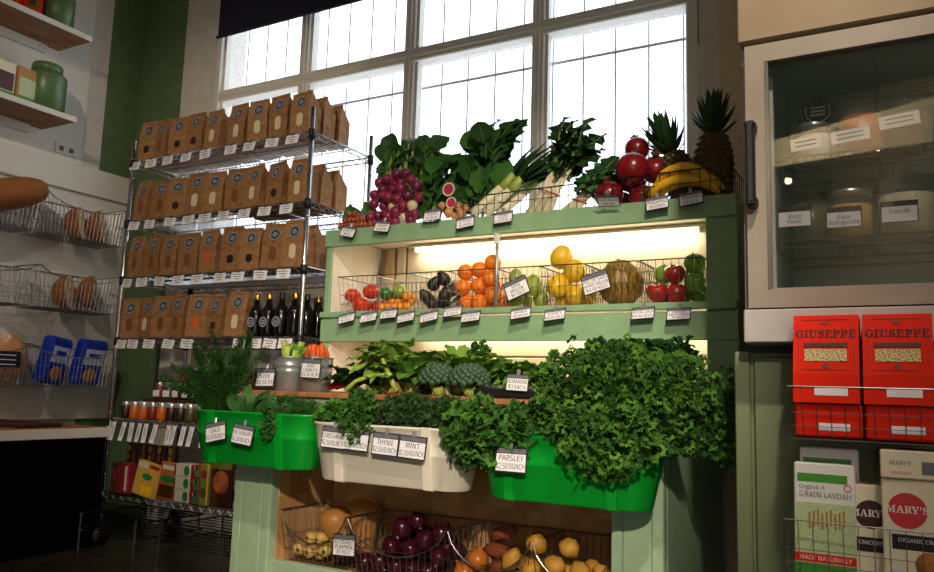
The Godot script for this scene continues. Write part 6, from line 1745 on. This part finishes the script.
func cards() -> void:
	var tt := [[-2.386, 1.680, "SHALLOT|$8 KG", -12, "shallot"], [-2.182, 1.690, "RADISH|$3 BUN", -8, "radish"], [-1.902, 1.722, "TURNIP|$3 BUN", 2, "turnip"], [-1.725, 1.675, "LETTUCE|$3.00EA", 8, "lettuce"], [-1.534, 1.682, "SPRING|ONION|$2.50 BUNCH", 4, "spring onion"], [-0.851, 1.683, "PINEAPPLE|$5.00EA", 6, "pineapple"], [-0.718, 1.690, "BANANAS|$4 KILO", 8, "banana"]]
	for c in tt:
		price_card("handwritten %s price card on the top green board" % c[4], c[2], Vector3(c[0], c[1], -3.022), Vector3(-16, 0, c[3]))
	price_card("price card tilted nearly flat below the pomegranates", "POMEGRANATE|$3 EA", Vector3(-1.045, 1.706, -3.0), Vector3(48, 0, -4))
	var mt := [[-2.357, 1.252, "TOMATO|$5 KILO", 14, "tomato"], [-2.227, 1.254, "LIMES|$1 EACH", 10, "lime"], [-2.112, 1.268, "CUMQUAT|$7 KILO", 6, "kumquat"], [-2.016, 1.250, "LEMONS|$4.50 KILO", 12, "lemon"], [-1.891, 1.250, "AVOCADO|$2.00EA", 14, "avocado"], [-1.766, 1.272, "MANDARIN|$4 KILO", 8, "mandarin"], [-1.674, 1.246, "ORANGES|$3.50 KG", 8, "orange"], [-1.432, 1.256, "MANGO|$2.00 EA", 10, "mango"], [-1.276, 1.246, "QUINCE|$4.50 KILO", 8, "quince"], [-0.904, 1.244, "ROYAL GALA|$4.50 KILO", 4, "red apple"], [-0.764, 1.238, "GRANNY|SMITH APPLE|$5 KILO", 2, "green apple"]]
	for c in mt:
		price_card("handwritten %s price card on the middle green board" % c[4], c[2], Vector3(c[0], c[1], -3.008), Vector3(-30, 0, c[3]))
	price_card("large tilted price card on the mango basket", "MINI|MELON|$6 KILO", Vector3(-1.472, 1.369, -3.045), Vector3(-4, 0, 22), 0.112, 0.085)
	price_card("large tilted price card on the melon basket", "PIEL DE SAPO|HONEY MELON|$4.50 KILO", Vector3(-1.112, 1.378, -3.042), Vector3(-4, 0, 16), 0.118, 0.085)
	price_card("handwritten leek price card leaning before its bucket", "LEEK|$2.50 EA", Vector3(-2.425, 0.952, -2.555), Vector3(-8, 0, 1), 0.105, 0.082)
	price_card("price card hung on the zinc buckets", "BABY|CARROTS|$3.50 BUN", Vector3(-2.19, 0.994, -2.572), Vector3(-4, 0, -2), 0.105, 0.085)
	price_card("small price card on the black tray", "ROMAINE|$3 EACH", Vector3(-1.222, 0.955, -2.552), Vector3(-8, 0, -2), 0.088, 0.062)
	var pt := [[-2.445, 0.728, "SAGE|$2.50/BUNCH", 12, "sage", -14.0], [-2.297, 0.724, "ROSEMARY|$2.50/BUNCH", -6, "rosemary", -12.0], [-1.845, 0.737, "OREGANO|$2.50/BUNCH", -2, "oregano", -8.0], [-1.742, 0.735, "DILL|$2.50/BUNCH", -2, "dill", -8.0], [-1.615, 0.727, "THYME|$2.50/BUNCH", -2, "thyme", -8.0], [-1.502, 0.722, "MINT|$2.50/BUNCH", -3, "mint", -8.0], [-1.125, 0.706, "PARSLEY|$2.50/BUNCH", 0, "parsley", -8.0]]
	for c in pt:
		price_card("handwritten %s price card clipped to a planter front" % c[4], c[2], Vector3(c[0], c[1], -2.314), Vector3(-6, 0, c[3]), 0.112, 0.08)
	price_card("price card hung on the butternut squash basket", "BUTTERNUT|PUMPKIN|$3 KILO", Vector3(-1.97, 0.305, -2.57), Vector3(-4, 0, 3), 0.11, 0.085)

# ---------------------------------------------------------------- fridge contents
func fridge_contents() -> void:
	var up := 1.531; var low := 1.321
	var js := [[-0.195, up, 0.042, 0.10, M.carton_white, "white checked jar with a round dark disc on top"], [-0.085, up, 0.055, 0.145, M.spice_orange, "orange filled glass jar on the upper fridge shelf"], [0.01, up, 0.052, 0.13, M.spice_red, "brown filled clip jar on the upper fridge shelf"], [-0.205, low, 0.043, 0.125, M.spice_green, "dark green pesto jar with a black lid"], [-0.115, low, 0.052, 0.125, M.pack_yellow, "yellow filled tub with a printed band"], [0.01, low, 0.066, 0.145, M.carton_cream, "wide pale cream tub on the lower fridge shelf"]]
	var k := 0
	for j in js:
		var t := thing("fridge_jar", j[5], "jar", Vector3(j[0], j[1], -2.155), "jars in the fridge")
		var r: float = j[2]; var h: float = j[3]
		var b := MB.new(true)
		b.lathe([Vector2(0, 0.004), Vector2(r * 0.9, 0.004), Vector2(r * 0.94, h * 0.70), Vector2(0, h * 0.70)], 18)
		part("contents", b.done(), j[4], t)
		b = MB.new(true)
		b.lathe([Vector2(0, 0), Vector2(r * 0.96, 0), Vector2(r, h * 0.1), Vector2(r, h * 0.72), Vector2(r * 0.86, h * 0.84), Vector2(r * 0.86, h * 0.9)], 18)
		part("glass", b.done(), M.jar_glass, t)
		b = MB.new(true)
		b.lathe([Vector2(0, h * 0.88), Vector2(r * 0.95, h * 0.88), Vector2(r * 0.97, h), Vector2(0, h)], 18)
		part("lid", b.done(), M.black if k == 3 else M.jar_glass if k in [1, 2, 5] else M.lid, t)
		if k == 0:
			b = MB.new(true)
			b.xf = Transform3D(Basis(Vector3.RIGHT, -PI / 2 + 0.1), Vector3(0.012, h + 0.034, 0.01))
			b.lathe([Vector2(0, -0.004), Vector2(0.038, -0.004), Vector2(0.038, 0.004), Vector2(0, 0.004)], 22)
			var d := part("disc", b.done(), M.black, t)
			b = MB.new(); b.ring(Vector3(0.012, h + 0.034, 0.0155), 0.028, 0.031, 22)
			for q in 3: b.box(Vector3(0.012, h + 0.024 + q * 0.01, 0.0155), Vector3(0.036, 0.005, 0.0004))
			part("disc_print", b.done(), M.logo_ring, d)
		if k == 4:
			b = MB.new()
			for q in 2: b.box(Vector3(-0.016 + q * 0.03, h * 0.45, r * 1.005), Vector3(0.018, 0.022, 0.002))
			part("band_print", b.done(), M.pack_sky, t)
		k += 1
	var fc := [[-0.235, 1.372, "Basil|Pesto"], [-0.125, 1.362, "Fava|Bolognaise"], [-0.008, 1.366, "Tzatziki"]]
	for c in fc:
		var t := thing("shelf_card", "printed %s card clipped to the lower fridge shelf" % c[2].replace("|", " ").to_lower(), "price card", Vector3(c[0], c[1], -2.052), "", Vector3(-5, 0, 0))
		part("card", bx(Vector3.ZERO, Vector3(0.078, 0.052, 0.002)), M.ink, t)
		part("paper_face", bx(Vector3(0, -0.006, 0.001), Vector3(0.073, 0.037, 0.0008)), M.paper, t)
		var ln: PackedStringArray = c[2].split("|")
		for q in ln.size(): part("lettering", text_mesh(ln[q], 0.0105), M.ink, t, Vector3(0, 0.0 - q * 0.013, 0.0018))
	for c in [[-0.205, 1.555, 0.07], [-0.105, 1.562, 0.085], [0.0, 1.585, 0.085]]:
		rack_card(c)

func rack_card(c: Array) -> void:
	var t := thing("shelf_card", "small white card on the upper fridge shelf edge", "price card", Vector3(c[0], c[1], -2.05), "upper fridge shelf cards", Vector3(-5, 0, 5))
	part("card", bx(Vector3.ZERO, Vector3(c[2], 0.032, 0.002)), M.paper, t)
	var b := MB.new()
	for q in 2: b.box(Vector3(0, 0.006 - q * 0.011, 0.0012), Vector3(c[2] * 0.7, 0.003, 0.0006))
	part("print", b.done(), M.print, t)

# ---------------------------------------------------------------- shelves on the fridge base
func lower_right_goods() -> void:
	# red pasta boxes: two over two
	var n := ["red pasta box in the upper row beside the green foliage", "red pasta box in the upper row beside the first"]
	wire_basket("wall_basket", "thin wire basket carrying the red pasta boxes", Vector3(-0.04, 0.838, -1.985), 0.40, 0.115, 0.185, "wire baskets on the fridge base", 0.0, 0.004, 0.0, 0.0008, M.wire)
	for k in 2:
		var x := -0.160 + k * 0.140
		var lo := thing("red_pasta_box", "lower red pasta box, first from the foliage" if k == 0 else "lower red pasta box, second from the foliage", "pasta box", Vector3(x, 0.845, -1.975), "red pasta boxes")
		part("carton", bx(Vector3(0, 0.036, 0), Vector3(0.134, 0.072, 0.15), 0.004), M.red_box, lo)
		part("white_label", bx(Vector3(0.012, 0.022, 0.0755), Vector3(0.062, 0.016, 0.001)), M.paper, lo)
		var t := thing("red_pasta_box", n[k], "pasta box", Vector3(x - 0.002, 0.919, -1.975), "red pasta boxes")
		# face leans back: prism outline in zy
		var b := MB.new()
		b.xf = Transform3D(Basis(Vector3(0, 0, -1), Vector3(0, 1, 0), Vector3(1, 0, 0)), Vector3.ZERO)
		b.extrude(PackedVector2Array([Vector2(-0.085, 0), Vector2(0.07, 0), Vector2(0.07, 0.19), Vector2(-0.045, 0.195), Vector2(-0.078, 0.062)]), -0.0665, 0.0665)
		part("carton", b.done(), M.red_box, t)
		part("white_label", bx(Vector3(0.01, 0.024, 0.0835), Vector3(0.066, 0.016, 0.001), 0.0), M.paper, t)
		# printed face, tilted like the carton front
		var f := Node3D.new()
		f.name = "front_print"
		t.add_child(f)
		f.position = Vector3(0, 0.1285, 0.0620)
		f.rotation = Vector3(-atan2(0.033, 0.133), 0, 0)
		part("lettering", text_mesh("GIUSEPPE", 0.0175, true), M.ink, f, Vector3(0, 0.024, 0.0012)).scale = Vector3(1.05, 1, 1)
		part("band", bx(Vector3(0, -0.002, 0.0008), Vector3(0.09, 0.010, 0.0008)), M.maroon, f)
		part("pasta_window", bx(Vector3(0, -0.025, 0.0008), Vector3(0.085, 0.028, 0.001)), M.pasta, f)
		b = MB.new()
		for s in [-1.0, 1.0]:
			b.box(Vector3(0.056 * s, 0.0, 0.0006), Vector3(0.0016, 0.10, 0.0006))
			b.box(Vector3(0, 0.058 * s, 0.0006), Vector3(0.095, 0.0016, 0.0006))
		b.disc(Vector3(0, 0.05, 0.0014), 0.008, 12, 0.004)
		b.disc(Vector3(0, -0.05, 0.0014), 0.007, 12)
		part("ornament", b.done(), M.red_dark, f)
	# lower basket with lavash and crackers
	wire_basket("wall_basket", "thin wire basket carrying lavash cartons and crackers", Vector3(-0.02, 0.545, -1.985), 0.47, 0.12, 0.19, "wire baskets on the fridge base", 0.0, 0.004, 0.0, 0.0008, M.chrome)
	for k in 2:
		var t := thing("lavash_carton", ["white and green grain lavash carton in front", "white and green grain lavash carton behind the front one"][k], "carton", Vector3(-0.176 + k * 0.004, 0.551, -1.945 - k * 0.075), "grain lavash cartons", Vector3(-2, 2, -0.5))
		var h := 0.235 + k * 0.03
		part("carton", bx(Vector3(0, h / 2, 0), Vector3(0.122, h, 0.065), 0.003), M.carton_white, t)
		part("green_bar", bx(Vector3(-0.004, h - 0.032, 0.0327), Vector3(0.100, 0.018, 0.001)), M.leaf_green, t)
		part("lettering", text_mesh("Organic 4", 0.009), M.print, t, Vector3(-0.025, h - 0.052, 0.0336))
		part("lettering", text_mesh("GRAIN LAVOSH", 0.0115), M.print, t, Vector3(0.002, h - 0.068, 0.0336))
		var b := MB.new()
		b.ring(Vector3(0.046, h - 0.05, 0.0334), 0.006, 0.008, 14)
		part("seal", b.done(), M.label_red, t)
		part("field", bx(Vector3(0, 0.085, 0.0327), Vector3(0.12, 0.13, 0.001)), M.pale_green, t)
		b = MB.new()
		for q in 9: b.box(Vector3(-0.03 + q * 0.0085, 0.112 + 0.004 * (q % 3), 0.0334), Vector3(0.004, 0.034, 0.001))
		part("cracker_print", b.done(), M.cracker, t)
		part("green_foot", bx(Vector3(0, 0.012, 0.0329), Vector3(0.121, 0.022, 0.001)), M.leaf_green, t)
		part("red_band", bx(Vector3(0, 0.034, 0.0331), Vector3(0.121, 0.018, 0.001)), M.red_box, t)
		part("lettering", text_mesh("MADE NATURALLY", 0.0095), M.carton_white, t, Vector3(0, 0.034, 0.0340))
	var cb := [[0.03, -1.935, 0.0, "cracker box with a red circle standing in front"], [-0.070, -1.985, 0.0, "darker cracker box half hidden beside the lavash"]]
	for k in 2:
		var t := thing("cracker_box", cb[k][3], "cracker box", Vector3(cb[k][0], 0.551, cb[k][1]), "cracker boxes")
		var h := 0.215 - 0.02 * k
		part("carton", bx(Vector3(0, h / 2, 0), Vector3(0.185 if k == 0 else 0.10, h, 0.075), 0.003), M.carton_cream, t)
		var b := MB.new()
		var cx := -0.046 if k == 0 else -0.016
		b.disc(Vector3(cx, h - 0.062, 0.0383), 0.036 if k == 0 else 0.03, 28)
		part("red_circle", b.done(), M.label_red if k == 0 else M.maroon, t)
		part("lettering", text_mesh("MARY'S", 0.0145, true), M.carton_white, t, Vector3(cx, h - 0.060, 0.0390))
		part("dark_plaque", bx(Vector3(cx + 0.03 if k == 0 else cx, h - 0.125, 0.0376), Vector3(0.12 if k == 0 else 0.07, 0.030, 0.0012)), M.ink, t)
		part("lettering", text_mesh("ORGANIC CRACKERS" if k == 0 else "CRACKERS", 0.008), M.carton_white, t, Vector3(cx + 0.03 if k == 0 else cx, h - 0.121, 0.0386))
		if k == 0:
			for q in 3:
				b = MB.new(true)
				b.xf = Transform3D(Basis(Vector3.RIGHT, PI / 2), Vector3(-0.01 + q * 0.05, 0.048 - 0.006 * (q % 2), 0.0376))
				b.lathe([Vector2(0.026, -0.001), Vector2(0.026, 0.0012), Vector2(0, 0.0016)], 16)
				part("cracker_picture", b.done(), M.cracker, t)
			part("blue_mark", bx(Vector3(-0.07, 0.03, 0.0376), Vector3(0.016, 0.010, 0.001)), M.pack_sky, t)
	var t := thing("cracker_box", "cracker box lying flat on top of another", "cracker box", Vector3(0.03, 0.768, -1.94), "cracker boxes")
	part("carton", bx(Vector3(0, 0.029, 0), Vector3(0.185, 0.058, 0.10), 0.003), M.carton_cream, t)
	part("dark_top_print", bx(Vector3(0.01, 0.0585, 0.0), Vector3(0.15, 0.001, 0.08)), M.pack_brown, t)
	part("lettering", text_mesh("MARY'S", 0.009), M.print, t, Vector3(-0.055, 0.032, 0.0508))
	part("lettering", text_mesh("CRACKERS", 0.006), M.label_red, t, Vector3(-0.055, 0.012, 0.0508))
	part("barcode", bx(Vector3(0.0, 0.024, 0.0503), Vector3(0.034, 0.026, 0.001)), M.card_head, t)
